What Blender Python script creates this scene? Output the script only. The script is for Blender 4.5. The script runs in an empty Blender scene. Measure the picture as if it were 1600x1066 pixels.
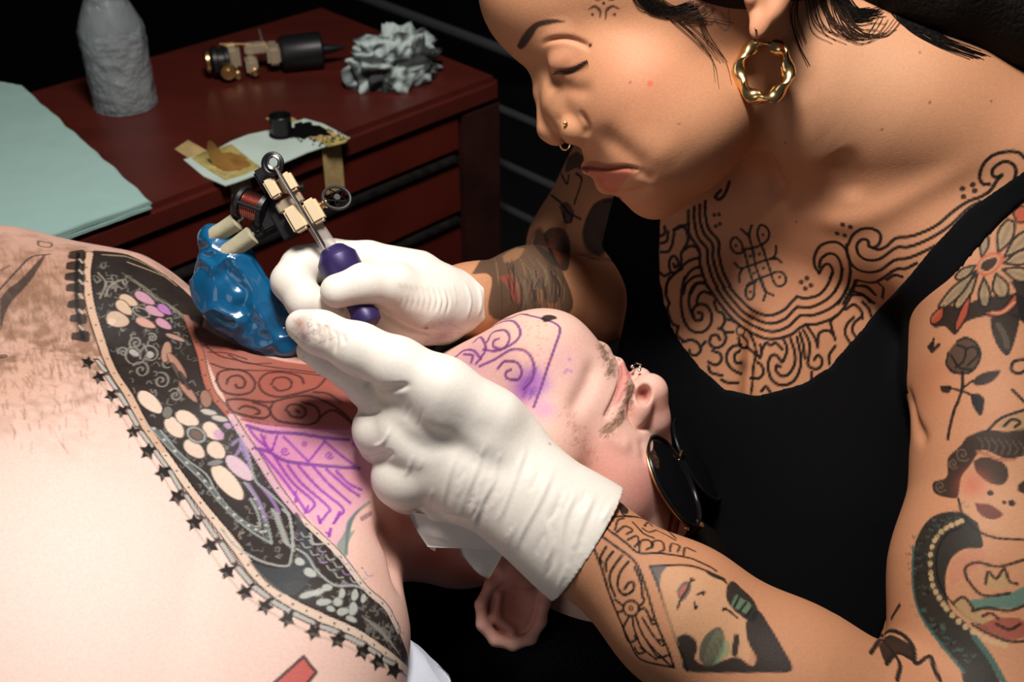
import bpy, bmesh, math, random
import numpy as np
from mathutils import Vector, Matrix

# ---------------------------------------------------------------- camera, light, exposure
U = 0.00037                 # metres per unit of the modelling frame
F = 1800.0                  # focal length for a 1600 px wide frame; also the reference distance in units
PITCH = math.radians(35)
CAM = np.array([0.0, 0.0, 1.20])
RX = np.array([1.0, 0.0, 0.0])
UPV = np.array([0.0, math.sin(PITCH), math.cos(PITCH)])
FW = np.array([0.0, math.cos(PITCH), -math.sin(PITCH)])

scene = bpy.context.scene
col = scene.collection
cam_data = bpy.data.cameras.new('camera')
cam_data.lens = 36.0 * F / 1600.0
cam_data.sensor_width = 36.0
cam_data.clip_start = 0.01
cam = bpy.data.objects.new('camera', cam_data)
cam.location = CAM
cam.rotation_euler = (math.pi / 2 - PITCH, 0, 0)
cam_data.dof.use_dof = True
cam_data.dof.focus_distance = 0.64
cam_data.dof.aperture_fstop = 11.0
col.objects.link(cam)
scene.camera = cam

world = bpy.data.worlds.new('world')
scene.world = world
world.use_nodes = True
wb = world.node_tree.nodes['Background']
wb.inputs[0].default_value = (0.55, 0.62, 0.75, 1)
wb.inputs[1].default_value = 0.06

def area(name, loc, target, size, power, colour, size_y=None):
    ld = bpy.data.lights.new(name, 'AREA')
    ld.energy = power
    ld.color = colour
    ld.size = size
    if size_y:
        ld.shape = 'RECTANGLE'; ld.size_y = size_y
    o = bpy.data.objects.new(name, ld)
    o.location = loc
    d = Vector(target) - Vector(loc)
    o.rotation_euler = d.to_track_quat('-Z', 'Y').to_euler()
    col.objects.link(o)
    return o

area('lamp_key', (-0.02, 0.48, 1.58), (-0.04, 0.61, 0.82), 0.18, 10.2, (1.0, 0.93, 0.87))
area('fill_light', (-0.60, -0.25, 1.15), (-0.15, 0.65, 0.8), 0.4, 0.9, (1.0, 0.95, 0.92))  # added fill from camera left to lift the dark sides

scene.view_settings.view_transform = 'Standard'
scene.view_settings.look = 'None'
scene.view_settings.exposure = 0.0
scene.view_settings.gamma = 1.0
scene.view_settings.use_curve_mapping = False

# ---------------------------------------------------------------- modelling frame
def P(px, py, z=0.0):
    """point seen at pixel (px, py) and z units nearer than the reference distance"""
    d = F - z
    return np.array([(px - 800.0) * d / F, (533.0 - py) * d / F, z])

def to_world(p):
    p = np.atleast_2d(np.asarray(p, float))
    return CAM + U * (p[:, :1] * RX + p[:, 1:2] * UPV + (F - p[:, 2:3]) * FW)

def from_world(w):
    w = np.atleast_2d(np.asarray(w, float)) - CAM
    return np.stack([w @ RX, w @ UPV, F * U - w @ FW], 1) / U

def W(px, py, z=0.0):
    return Vector(to_world(P(px, py, z))[0])

# ---------------------------------------------------------------- implicit surfaces
def rot(ang=0, tx=0, ty=0):
    """ang turns clockwise in the picture, tx / ty tip about the local x / y axis (degrees)"""
    a, b, c = -math.radians(ang), math.radians(tx), math.radians(ty)
    Rz = np.array([[math.cos(a), -math.sin(a), 0], [math.sin(a), math.cos(a), 0], [0, 0, 1]])
    Rx = np.array([[1, 0, 0], [0, math.cos(b), -math.sin(b)], [0, math.sin(b), math.cos(b)]])
    Ry = np.array([[math.cos(c), 0, math.sin(c)], [0, 1, 0], [-math.sin(c), 0, math.cos(c)]])
    return Rz @ Rx @ Ry

class Ell:
    def __init__(s, px, py, z, rx, ry, rz, ang=0, tx=0, ty=0, k=20, op=1, M=None):
        g = (F - z) / F
        s.c = P(px, py, z); s.r = np.array([rx, ry, rz], float) * g
        s.M = rot(ang, tx, ty) if M is None else M
        s.k = k; s.op = op
    def d(s, p):
        q = (p - s.c) @ s.M
        a = q / s.r
        k0 = np.sqrt(np.einsum('ij,ij->i', a, a))
        b = a / s.r
        k1 = np.sqrt(np.einsum('ij,ij->i', b, b)) + 1e-9
        return np.where(k0 < 1e-3, -s.r.min(), k0 * (k0 - 1) / k1)

class Seg:
    def __init__(s, a, b, ra, rb, k=20, op=1, flat=None):
        s.a = a; s.b = b; s.ra = ra; s.rb = rb; s.k = k; s.op = op; s.flat = flat
    def d(s, p):
        ab = s.b - s.a
        ap = p - s.a
        t = np.clip(ap @ ab / (ab @ ab + 1e-9), 0, 1)
        q = ap - t[:, None] * ab
        r = s.ra + t * (s.rb - s.ra)
        if s.flat is not None:
            n, f = s.flat                      # squash the section along n by factor f
            c = q @ n
            q = q + np.outer(c * (1 / f - 1), n)
            return (np.sqrt(np.einsum('ij,ij->i', q, q)) - r) * (f if f < 1 else 1)
        return np.sqrt(np.einsum('ij,ij->i', q, q)) - r

class Plane:
    """keeps the side away from n (op 0 = intersection)"""
    def __init__(s, c, n, k=4):
        s.c = np.array(c, float); s.n = np.array(n, float) / np.linalg.norm(n); s.k = k; s.op = 0
    def d(s, p):
        return (p - s.c) @ s.n

def E(*a, **k):
    return [Ell(*a, **k)]

def T(pts, k=20, op=1, flat=None, kin=None):
    out = []
    q = [(P(x, y, z), r * (F - z) / F) for x, y, z, r in pts]
    for i in range(len(q) - 1):
        out.append(Seg(q[i][0], q[i + 1][0], q[i][1], q[i + 1][1], (k if i == 0 or kin is None else kin), op, flat))
    return out

def fold(prims, p, ds=None):
    acc = np.full(len(p), 1e6)
    for i, s in enumerate(prims):
        d = s.d(p) if ds is None else ds[i]
        if s.op == 0:
            acc = np.maximum(acc, d)
            continue
        k = s.k
        if s.op == 1:
            h = np.maximum(k - np.abs(acc - d), 0) / k
            acc = np.minimum(acc, d) - h * h * k * 0.25
        else:
            h = np.maximum(k - np.abs(acc + d), 0) / k
            acc = np.maximum(acc, -d) + h * h * k * 0.25
    return acc

def isosurface(prims, h, lo, hi, smooth=2):
    """surface nets over blocks of 16 cells; returns verts (units), quads"""
    B = 16
    lo = np.array(lo, float); hi = np.array(hi, float)
    nb = np.ceil((hi - lo) / (h * B)).astype(int)
    bi = np.stack(np.meshgrid(*[np.arange(n) for n in nb], indexing='ij'), -1).reshape(-1, 3)
    cen = lo + (bi + 0.5) * h * B
    R = h * B * 0.87
    D = [s.d(cen) for s in prims]
    base = fold(prims, cen, D)
    keep = np.abs(base) < R * 1.9 + 12
    bi = bi[keep]; cen = cen[keep]; base = base[keep]
    D = [d[keep] for d in D]
    n1 = B + 1
    loc = np.stack(np.meshgrid(*[np.arange(n1)] * 3, indexing='ij'), -1).reshape(-1, 3)
    N = nb * B + 2
    probe = np.stack(np.meshgrid(*[np.array([0, B // 2, B])] * 3, indexing='ij'), -1).reshape(-1, 3)
    def cid(i):
        return (i[..., 0] * N[1] + i[..., 1]) * N[2] + i[..., 2]
    cells, cpos, quads = [], [], []
    corners = np.array([[a, b, c] for a in (0, 1) for b in (0, 1) for c in (0, 1)])
    edges = [(a, b) for a in range(8) for b in range(a + 1, 8) if np.abs(corners[a] - corners[b]).sum() == 1]
    for n in range(len(bi)):
        act = [s for i, s in enumerate(prims) if (D[i][n] < abs(base[n]) + 2 * R + s.k + 130 if s.op == 1 else (D[i][n] > -3 * R if s.op == 0 else D[i][n] < 3 * R))]
        if not act:
            continue
        g0 = bi[n] * B
        if np.abs(fold(act, lo + (g0 + probe) * h)).min() > h * B * 0.5 * 0.87 * 1.6:
            continue
        v = fold(act, lo + (g0 + loc) * h).reshape(n1, n1, n1)
        s_ = v < 0
        if s_.all() or not s_.any():
            continue
        cnt = sum(s_[a:a + B, b:b + B, c:c + B].astype(np.int8) for a, b, c in corners)
        ci = np.argwhere((cnt > 0) & (cnt < 8))
        if len(ci):
            cv = np.stack([v[ci[:, 0] + a, ci[:, 1] + b, ci[:, 2] + c] for a, b, c in corners], 1)
            acc = np.zeros((len(ci), 3)); w = np.zeros(len(ci))
            for a, b in edges:
                m = (cv[:, a] < 0) != (cv[:, b] < 0)
                den = np.where(m, cv[:, a] - cv[:, b], 1.0)
                t = np.where(m, cv[:, a] / den, 0)
                pt = corners[a] + t[:, None] * (corners[b] - corners[a])
                acc += pt * m[:, None]; w += m
            cells.append(cid(ci + g0 + 1)); cpos.append(lo + (ci + g0 + acc / w[:, None]) * h)
        for ax in range(3):
            sl0 = [slice(0, B)] * 3; sl1 = [slice(0, B)] * 3; sl1[ax] = slice(1, B + 1)
            A = s_[tuple(sl0)]; C = s_[tuple(sl1)]
            e = np.argwhere(A != C)
            if not len(e):
                continue
            inside = A[e[:, 0], e[:, 1], e[:, 2]]
            o1, o2 = (ax + 1) % 3, (ax + 2) % 3
            q = []
            for (da, db) in ((0, 0), (-1, 0), (-1, -1), (0, -1)):
                c = e + g0 + 1
                c = c.copy(); c[:, o1] += da; c[:, o2] += db
                q.append(cid(c))
            q = np.stack(q, 1)
            q[~inside] = q[~inside][:, ::-1]
            quads.append(q)
    cells = np.concatenate(cells); cpos = np.concatenate(cpos); quads = np.concatenate(quads)
    o = np.argsort(cells); cells = cells[o]; cpos = cpos[o]
    idx = np.searchsorted(cells, quads); idx = np.minimum(idx, len(cells) - 1)
    ok = (cells[idx] == quads).all(1)
    quads = idx[ok]
    used = np.zeros(len(cpos), bool); used[quads.ravel()] = True
    mp = np.cumsum(used) - 1
    m = Mesh(cpos[used], mp[quads])
    m.smooth(smooth)
    return m

class Mesh:
    def __init__(s, v, q):
        s.v = np.asarray(v, float); s.q = np.asarray(q); s.c = None; s.zb = None; s.nn = None
    def edges(s):
        q = s.q
        e = np.concatenate([q[:, [0, 1]], q[:, [1, 2]], q[:, [2, 3]], q[:, [3, 0]]])
        return e
    def smooth(s, it, lam=0.5, mask=None):
        e = s.edges(); n = len(s.v)
        deg = np.bincount(e[:, 0], minlength=n) + np.bincount(e[:, 1], minlength=n)
        for _ in range(it):
            a = np.stack([np.bincount(e[:, 0], s.v[e[:, 1], i], n) + np.bincount(e[:, 1], s.v[e[:, 0], i], n) for i in range(3)], 1)
            t = a / np.maximum(deg, 1)[:, None]
            l = lam if mask is None else lam * mask[:, None]
            s.v = s.v + (t - s.v) * l
        s.zb = None; s.nn = None
    def thin(s, cell, extra=None):
        """merge vertices that face away from the photograph's side, or lie well outside it, into larger faces"""
        N = s.normals(); to = np.array([0, 0, F]) - s.v
        to /= np.linalg.norm(to, axis=1)[:, None]
        d = F - s.v[:, 2]; x = s.v[:, 0] * F / d + 800; y = 533 - s.v[:, 1] * F / d
        m = (np.einsum('ij,ij->i', N, to) < -0.22) | (x < -40) | (x > 1640) | (y < -40) | (y > 1106)
        if extra is not None: m |= extra
        k = np.floor(s.v[m] / cell).astype(np.int64) + 4096
        nd_ = np.round(N[m] * 1.2).astype(np.int64) + 2
        key = (((k[:, 0] * 8192 + k[:, 1]) * 8192 + k[:, 2]) * 5 + nd_[:, 0]) * 25 + nd_[:, 1] * 5 + nd_[:, 2]
        uq, inv = np.unique(key, return_inverse=True)
        cnt = np.bincount(inv); cv = np.stack([np.bincount(inv, s.v[m][:, i]) / cnt for i in range(3)], 1)
        cc = None if s.c is None else np.stack([np.bincount(inv, s.c[m][:, i]) / cnt for i in range(3)], 1)
        keep = np.flatnonzero(~m); mp = np.empty(len(s.v), np.int64); mp[keep] = np.arange(len(keep)); mp[m] = len(keep) + inv
        q = mp[s.q]; sq = np.sort(q, 1); dist = 1 + (np.diff(sq, axis=1) != 0).sum(1)
        q = q[dist >= 3]; sq = sq[dist >= 3]
        _, fi = np.unique(sq, axis=0, return_index=True)
        s.q = q[fi]; s.v = np.vstack([s.v[keep], cv])
        if s.c is not None: s.c = np.vstack([s.c[keep], cc])
        s.nn = None; s.zb = None
    def normals(s):
        if s.nn is None:
            a, b, c, d = (s.v[s.q[:, i]] for i in range(4))
            f = np.cross(c - a, d - b)
            n = len(s.v)
            N = np.stack([sum(np.bincount(s.q[:, j], f[:, i], n) for j in range(4)) for i in range(3)], 1)
            s.nn = N / (np.linalg.norm(N, axis=1)[:, None] + 1e-9)
        return s.nn
    def paint_base(s, c):
        s.c = np.tile(np.array(c, float), (len(s.v), 1))
    # -- where a traced point meets the front surface
    def zbuf(s):
        if s.zb is None:
            d = F - s.v[:, 2]
            x = s.v[:, 0] * F / d + 800; y = 533 - s.v[:, 1] * F / d
            g = 4.0
            s.zx = (int(x.min() // g) - 2, int(y.min() // g) - 2)
            w = int(x.max() // g) - s.zx[0] + 3; h_ = int(y.max() // g) - s.zx[1] + 3
            zb = np.full((w, h_), -1e9)
            ix = (x // g).astype(int) - s.zx[0]; iy = (y // g).astype(int) - s.zx[1]
            np.maximum.at(zb, (ix, iy), s.v[:, 2])
            front = s.v[:, 2] > zb[ix, iy] - 14
            n = np.zeros((w, h_)); t = np.zeros((w, h_))
            np.add.at(n, (ix[front], iy[front]), 1); np.add.at(t, (ix[front], iy[front]), s.v[front, 2])
            zb = np.where(n > 0, t / np.maximum(n, 1), -1e9)
            f = zb.copy()
            for dx, dy in ((1, 0), (-1, 0), (0, 1), (0, -1)):
                f = np.maximum(f, np.roll(zb, (dx, dy), (0, 1)))
            zb = np.where(zb < -1e8, f, zb)
            s.zb = zb
            s.zi = np.argwhere(zb > -1e8)
        return s.zb
    def at(s, px, py):
        zb = s.zbuf(); g = 4.0
        i = int(px // g) - s.zx[0]; j = int(py // g) - s.zx[1]
        if 1 <= i < zb.shape[0] - 1 and 1 <= j < zb.shape[1] - 1 and zb[i, j] > -1e8:
            u = px / g - 0.5; v = py / g - 0.5
            a = int(math.floor(u)); b = int(math.floor(v)); u -= a; v -= b; a -= s.zx[0]; b -= s.zx[1]
            q = zb[a:a + 2, b:b + 2]
            if q.shape == (2, 2) and q.min() > -1e8 and q.max() - q.min() < 30:
                z = q[0, 0] * (1 - u) * (1 - v) + q[1, 0] * u * (1 - v) + q[0, 1] * (1 - u) * v + q[1, 1] * u * v
            else:
                z = zb[i, j]
            return P(px, py, z)
        k = np.argmin(((s.zi - (i, j)) ** 2).sum(1))
        a, b = s.zi[k]
        if (a - i) ** 2 + (b - j) ** 2 > 36:
            return None
        return P(px, py, zb[a, b])
    def line(s, pts):
        r = [s.at(x, y) for x, y in pts]
        r = [p for p in r if p is not None]
        return np.array(r) if len(r) > 1 else None
    def near(s, L, rad):
        lo = L.min(0) - rad; hi = L.max(0) + rad
        if getattr(s, 'sub', None) is None:                         # front-facing vertices, sorted across the picture
            sub = np.flatnonzero(s.normals()[:, 2] > -0.45)
            s.sub = sub[np.argsort(s.v[sub, 0])]; s.sx = s.v[s.sub, 0]
        a, b = np.searchsorted(s.sx, (lo[0] - 2, hi[0] + 2))
        sub = s.sub[a:b]; v = s.v[sub]
        m = (v[:, 0] > lo[0]) & (v[:, 0] < hi[0]) & (v[:, 1] > lo[1]) & (v[:, 1] < hi[1]) & (v[:, 2] > lo[2]) & (v[:, 2] < hi[2])
        return sub[m]
    def dist(s, L, rad):
        idx = s.near(L, rad)
        if not len(idx):
            return idx, None, None
        p = s.v[idx]
        best = np.full(len(idx), 1e9); tb = np.zeros(len(idx))
        ns = len(L) - 1
        for k in range(ns):
            a, b = L[k], L[k + 1]; ab = b - a
            t = np.clip((p - a) @ ab / (ab @ ab + 1e-9), 0, 1)
            q = p - a - t[:, None] * ab
            d = np.sqrt(np.einsum('ij,ij->i', q, q))
            m = d < best
            best[m] = d[m]; tb[m] = (k + t[m]) / ns
        m = best < rad
        return idx[m], best[m], tb[m]
    # -- sculpting: push a soft ridge (+) or groove (-) along a traced line
    def carve(s, pts, w, amp, taper=True, n=10):
        L = s.line(curve(pts, n) if len(pts) > 2 else pts)
        if L is None:
            return
        N = s.normals()
        idx, d, t = s.dist(L, w * 2.2)
        if not len(idx):
            return
        a = amp * np.exp(-(d / w) ** 2)
        if taper:
            q_ = np.clip(np.minimum(t, 1 - t) * 3.2, 0, 1); a *= q_ * q_ * (3 - 2 * q_)
        s.v[idx] += N[idx] * a[:, None]
    def bump(s, px, py, r, amp):
        c = s.at(px, py)
        if c is None:
            return
        idx = s.near(c[None], r * 2)
        d = np.linalg.norm(s.v[idx] - c, axis=1)
        s.v[idx] += s.normals()[idx] * (amp * np.exp(-(d / r) ** 2))[:, None]
    # -- painting pigment
    def mix(s, idx, a, colour):
        a = np.asarray(a)[:, None]
        s.c[idx] = s.c[idx] * (1 - a) + np.array(colour, float) * a
    def ink(s, pts, w=5, colour=(0.006, 0.005, 0.005), op=0.98, soft=1.5, taper=False, n=8, closed=False):
        if closed:
            pts = list(pts) + [pts[0]]
        L = s.line(curve(pts, n) if len(pts) > 2 else pts)
        if L is None:
            return
        rad = w / 2 + soft + 1
        idx, d, t = s.dist(L, rad)
        if not len(idx):
            return
        ww = w / 2 * (1 - 0.75 * np.abs(2 * t - 1) ** 2 if taper else 1)
        s.mix(idx, np.clip((ww - d) / soft + 0.5, 0, 1) * op, colour)
    def dot(s, px, py, r, colour=(0.006, 0.005, 0.005), op=0.98, soft=1.5):
        c = s.at(px, py)
        if c is None:
            return
        idx = s.near(c[None], r + soft + 1)
        d = np.linalg.norm(s.v[idx] - c, axis=1)
        s.mix(idx, np.clip((r - d) / soft + 0.5, 0, 1) * op, colour)
    def glow(s, px, py, r, colour, op):
        c = s.at(px, py)
        if c is None:
            return
        idx = s.near(c[None], r * 2.2)
        d = np.linalg.norm(s.v[idx] - c, axis=1)
        s.mix(idx, op * np.exp(-(d / r) ** 2), colour)
    def inside(s, pts, n=6, depth=70, rough=True, soft=1.8):
        """vertices within a traced outline laid on the skin, with the cover (0-1) at its edge"""
        if rough and len(pts) > 2:
            pts = curve(list(pts) + [pts[0]], n)
        L = s.line(pts)
        if L is None or len(L) < 3:
            return np.array([], int), np.array([])
        c = L.mean(0)
        u_, sv, vt = np.linalg.svd(L - c, full_matrices=False)
        nn = vt[2] if vt[2][2] > 0 else -vt[2]
        idx = s.near(L, 12)
        p = s.v[idx] - c
        m = (np.abs(p @ nn) < depth) & (s.normals()[idx] @ nn > -0.1)
        idx = idx[m]; p = p[m]
        x, y = p @ vt[0], p @ vt[1]
        lx, ly = (L - c) @ vt[0], (L - c) @ vt[1]
        ins = np.zeros(len(idx), bool); best = np.full(len(idx), 1e9)
        j = len(lx) - 1
        for i in range(len(lx)):
            dx, dy = lx[i] - lx[j], ly[i] - ly[j]; l2 = dx * dx + dy * dy
            if l2 < 1e-9: continue
            cnd = (ly[i] > y) != (ly[j] > y)
            ins ^= cnd & (x < -dx * (y - ly[i]) / (-dy + 1e-12) + lx[i])
            t = np.clip(((x - lx[j]) * dx + (y - ly[j]) * dy) / l2, 0, 1)
            best = np.minimum(best, (x - lx[j] - t * dx) ** 2 + (y - ly[j] - t * dy) ** 2)
            j = i
        a = np.clip(np.where(ins, 1, -1) * np.sqrt(best) / soft + 0.5, 0, 1)
        m = a > 0
        return idx[m], a[m]
    def fill(s, pts, colour=(0.006, 0.005, 0.005), op=0.9, n=6, rough=True, depth=70):
        idx, a = s.inside(pts, n, depth, rough)
        if len(idx):
            s.mix(idx, a * op, colour)

def curve(pts, n=8):
    """Catmull-Rom through the points"""
    p = np.array([q[:] for q in pts], float)
    q = np.vstack([2 * p[0] - p[1], p, 2 * p[-1] - p[-2]])
    t = np.linspace(0, 1, n, endpoint=False)[:, None]
    out = []
    for i in range(len(p) - 1):
        a, b, c, d = q[i:i + 4]
        out.append(0.5 * ((2 * b) + (c - a) * t + (2 * a - 5 * b + 4 * c - d) * t ** 2 + (3 * b - a - 3 * c + d) * t ** 3))
    out.append(p[-1][None])
    return np.vstack(out)

def spiral(cx, cy, r, turns, a0=0, sy=1.0, rotd=0, r1=0.12, n=12, cw=1):
    """points of a spiral from the outside in"""
    m = int(n * turns) + 1
    out = []
    for i in range(m):
        t = i / (m - 1)
        rr = r * (1 - t * (1 - r1))
        a = math.radians(a0) + cw * t * turns * 2 * math.pi
        x, y = rr * math.cos(a), rr * math.sin(a) * sy
        b = math.radians(rotd)
        out.append((cx + x * math.cos(b) - y * math.sin(b), cy + x * math.sin(b) + y * math.cos(b)))
    return out

def zoomed(x0, y0, s):
    """turn coordinates read off an enlargement (origin x0, y0; s px per px) into frame pixels"""
    return lambda *pts: [(x0 + x * s, y0 + y * s) for x, y in pts]

# ---------------------------------------------------------------- linking objects
def link(name, verts, faces, mat, parent=None, smooth=True, colour=None, world=True):
    """verts in modelling units unless world=False"""
    me = bpy.data.meshes.new(name)
    v = to_world(verts) if world else np.asarray(verts, float)
    faces = faces if isinstance(faces, np.ndarray) else faces
    if isinstance(faces, np.ndarray):
        nf, k = faces.shape
        ok = faces != np.roll(faces, 1, axis=1)                     # repeated corners make triangles
        tot = ok.sum(1); good = tot >= 3; faces = faces[good]; ok = ok[good]; tot = tot[good]; nf = len(faces)
        me.vertices.add(len(v)); me.vertices.foreach_set('co', v.astype(np.float32).ravel())
        me.loops.add(int(tot.sum())); me.loops.foreach_set('vertex_index', faces[ok].astype(np.int32))
        me.polygons.add(nf)
        me.polygons.foreach_set('loop_start', np.concatenate([[0], np.cumsum(tot)[:-1]]).astype(np.int32))
        me.polygons.foreach_set('loop_total', tot.astype(np.int32))
        me.update(calc_edges=True); me.validate()
    else:
        me.from_pydata([tuple(a) for a in v], [], [tuple(int(i) for i in f) for f in faces])
        me.update()
    if colour is not None:
        at = me.color_attributes.new('pigment', 'FLOAT_COLOR', 'POINT')
        at.data.foreach_set('color', np.hstack([np.clip(colour, 0, 1), np.ones((len(v), 1))]).astype(np.float32).ravel())
    me.polygons.foreach_set('use_smooth', np.full(len(me.polygons), bool(smooth)))
    o = bpy.data.objects.new(name, me)
    col.objects.link(o)
    if mat is not None:
        me.materials.append(mat)
    if parent is not None:
        o.parent = parent
        o.matrix_parent_inverse = Matrix.Translation(parent.location).inverted()
    return o

def put(name, m, mat, parent=None, smooth=True):
    return link(name, m.v, m.q, mat, parent, smooth, m.c)

def tag(o, label=None, cat=None, group=None, kind=None):
    if label: o['label'] = label
    if cat: o['category'] = cat
    if group: o['group'] = group
    if kind: o['kind'] = kind
    return o

def thing(name, label, cat, loc, group=None):
    o = bpy.data.objects.new(name, None)
    o.empty_display_size = 0.02
    o.location = loc
    col.objects.link(o)
    return tag(o, label, cat, group)
# ---------------------------------------------------------------- small shape builders (modelling units unless noted)
def unit(v):
    v = np.asarray(v, float); return v / (np.linalg.norm(v) + 1e-12)

class G:
    """gathers pieces into one mesh"""
    def __init__(s): s.v = []; s.f = []
    def add(s, v, f):
        o = len(s.v)
        s.v.extend([tuple(map(float, p)) for p in v]); s.f.extend([tuple(i + o for i in q) for q in f]); return s
    def tube(s, pts, r, seg=10, cap=True, flat=1.0, up=None, closed=False):
        pts = [np.asarray(p, float) for p in pts]; n = len(pts)
        rr = r if hasattr(r, '__len__') else [r] * n
        vs = []; prev = None
        for i in range(n):
            if closed: t = unit(pts[(i + 1) % n] - pts[i - 1])
            else: t = unit(pts[min(i + 1, n - 1)] - pts[max(i - 1, 0)])
            if prev is None:
                a = np.asarray(up, float) if up is not None else (np.array([0, 0, 1.0]) if abs(t[2]) < 0.9 else np.array([0, 1.0, 0]))
            else: a = prev
            a = unit(a - t * (a @ t)); prev = a; b = np.cross(t, a)
            for k in range(seg):
                q = 2 * math.pi * k / seg
                vs.append(pts[i] + rr[i] * (math.cos(q) * a * flat + math.sin(q) * b))
        fs = []
        for i in range(n if closed else n - 1):
            j = (i + 1) % n
            for k in range(seg):
                k2 = (k + 1) % seg
                fs.append((i * seg + k, i * seg + k2, j * seg + k2, j * seg + k))
        if cap and not closed:
            fs.append(tuple(range(seg - 1, -1, -1))); fs.append(tuple((n - 1) * seg + k for k in range(seg)))
        return s.add(vs, fs)
    def block(s, c, ax, ay, az, hx, hy, hz, bev=0.15):
        """box with chamfered edges"""
        ax, ay, az = unit(ax), unit(ay), unit(az); c = np.asarray(c, float)
        bm = bmesh.new(); bmesh.ops.create_cube(bm, size=2)
        for v in bm.verts: v.co = (v.co.x * hx, v.co.y * hy, v.co.z * hz)
        bb = bev * min(hx, hy, hz)
        if bb > 0: bmesh.ops.bevel(bm, geom=bm.edges[:], offset=bb, segments=2, affect='EDGES')
        bm.verts.index_update()
        v = [c + ax * p.co.x + ay * p.co.y + az * p.co.z for p in bm.verts]
        f = [tuple(q.index for q in fc.verts) for fc in bm.faces]
        bm.free()
        return s.add(v, f)
    def lathe(s, base, axis, prof, seg=32, wob=None):
        """prof: (distance along axis, radius)"""
        axis = unit(axis); a = unit(np.cross(axis, [0.3, 0.5, 0.81])); b = np.cross(axis, a); base = np.asarray(base, float)
        vs = []
        for i, (t, r) in enumerate(prof):
            for k in range(seg):
                q = 2 * math.pi * k / seg
                w = 1 if wob is None else wob(i, k)
                vs.append(base + axis * t + r * w * (math.cos(q) * a + math.sin(q) * b))
        fs = [(i * seg + k, i * seg + (k + 1) % seg, (i + 1) * seg + (k + 1) % seg, (i + 1) * seg + k) for i in range(len(prof) - 1) for k in range(seg)]
        fs.append(tuple(range(seg - 1, -1, -1))); fs.append(tuple((len(prof) - 1) * seg + k for k in range(seg)))
        return s.add(vs, fs)
    def put(s, name, mat, parent=None, smooth=True, world=True):
        o = link(name, s.v, s.f, mat, parent, smooth, world=world)
        if smooth:
            try:
                o.data.set_sharp_from_angle(angle=math.radians(38))
            except Exception:
                pass
        return o

def slab(poly, normal, t, wave=0.0, seed=0, lift=0.0):
    """a thick flat outline (world coordinates): bottom on the surface, top lifted by t"""
    rnd = random.Random(seed); n = unit(normal)
    g = G(); N = len(poly)
    top = [np.asarray(p) + n * (t + lift + rnd.uniform(0, wave)) for p in poly]; bot = [np.asarray(p) + n * lift for p in poly]
    g.add(bot + top, [tuple(range(N, 2 * N)), tuple(range(N - 1, -1, -1))] + [(i, (i + 1) % N, N + (i + 1) % N, N + i) for i in range(N)])
    return g
# ---------------------------------------------------------------- materials
def mat_new(name):
    m = bpy.data.materials.new(name); m.use_nodes = True
    nt = m.node_tree
    return m, nt, nt.nodes['Principled BSDF']

def nd(nt, typ, **kw):
    n = nt.nodes.new(typ)
    for k, v in kw.items():
        if k in n.inputs.keys() if hasattr(n.inputs, 'keys') else False:
            n.inputs[k].default_value = v
        else:
            setattr(n, k, v)
    return n

def noise_bump(nt, b, scale, strength, dist=0.0005, detail=4):
    tc = nt.nodes.new('ShaderNodeTexCoord')
    n = nt.nodes.new('ShaderNodeTexNoise'); n.inputs['Scale'].default_value = scale; n.inputs['Detail'].default_value = detail
    bp = nt.nodes.new('ShaderNodeBump'); bp.inputs['Strength'].default_value = strength; bp.inputs['Distance'].default_value = dist
    nt.links.new(tc.outputs['Object'], n.inputs['Vector'])
    nt.links.new(n.outputs['Fac'], bp.inputs['Height'])
    nt.links.new(bp.outputs['Normal'], b.inputs['Normal'])
    return n

def plain(name, colour, rough=0.5, metal=0.0, spec=0.5, bump=None, var=0.0, vscale=60, alpha=1, trans=0, coat=0, ior=1.45):
    m, nt, b = mat_new(name)
    b.inputs['Base Color'].default_value = (*colour, 1)
    b.inputs['Roughness'].default_value = rough
    b.inputs['Metallic'].default_value = metal
    b.inputs['Specular IOR Level'].default_value = spec
    b.inputs['Alpha'].default_value = alpha
    b.inputs['Transmission Weight'].default_value = trans
    b.inputs['Coat Weight'].default_value = coat
    b.inputs['IOR'].default_value = ior
    if bump:
        noise_bump(nt, b, *bump)
    if var:
        tc = nt.nodes.new('ShaderNodeTexCoord')
        n = nt.nodes.new('ShaderNodeTexNoise'); n.inputs['Scale'].default_value = vscale; n.inputs['Detail'].default_value = 6
        r = nt.nodes.new('ShaderNodeValToRGB')
        r.color_ramp.elements[0].position = 0.3; r.color_ramp.elements[1].position = 0.7
        r.color_ramp.elements[0].color = (*[c * (1 - var) for c in colour], 1)
        r.color_ramp.elements[1].color = (*[min(1, c * (1 + var)) for c in colour], 1)
        nt.links.new(tc.outputs['Object'], n.inputs['Vector'])
        nt.links.new(n.outputs['Fac'], r.inputs['Fac'])
        nt.links.new(r.outputs['Color'], b.inputs['Base Color'])
    return m

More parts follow.
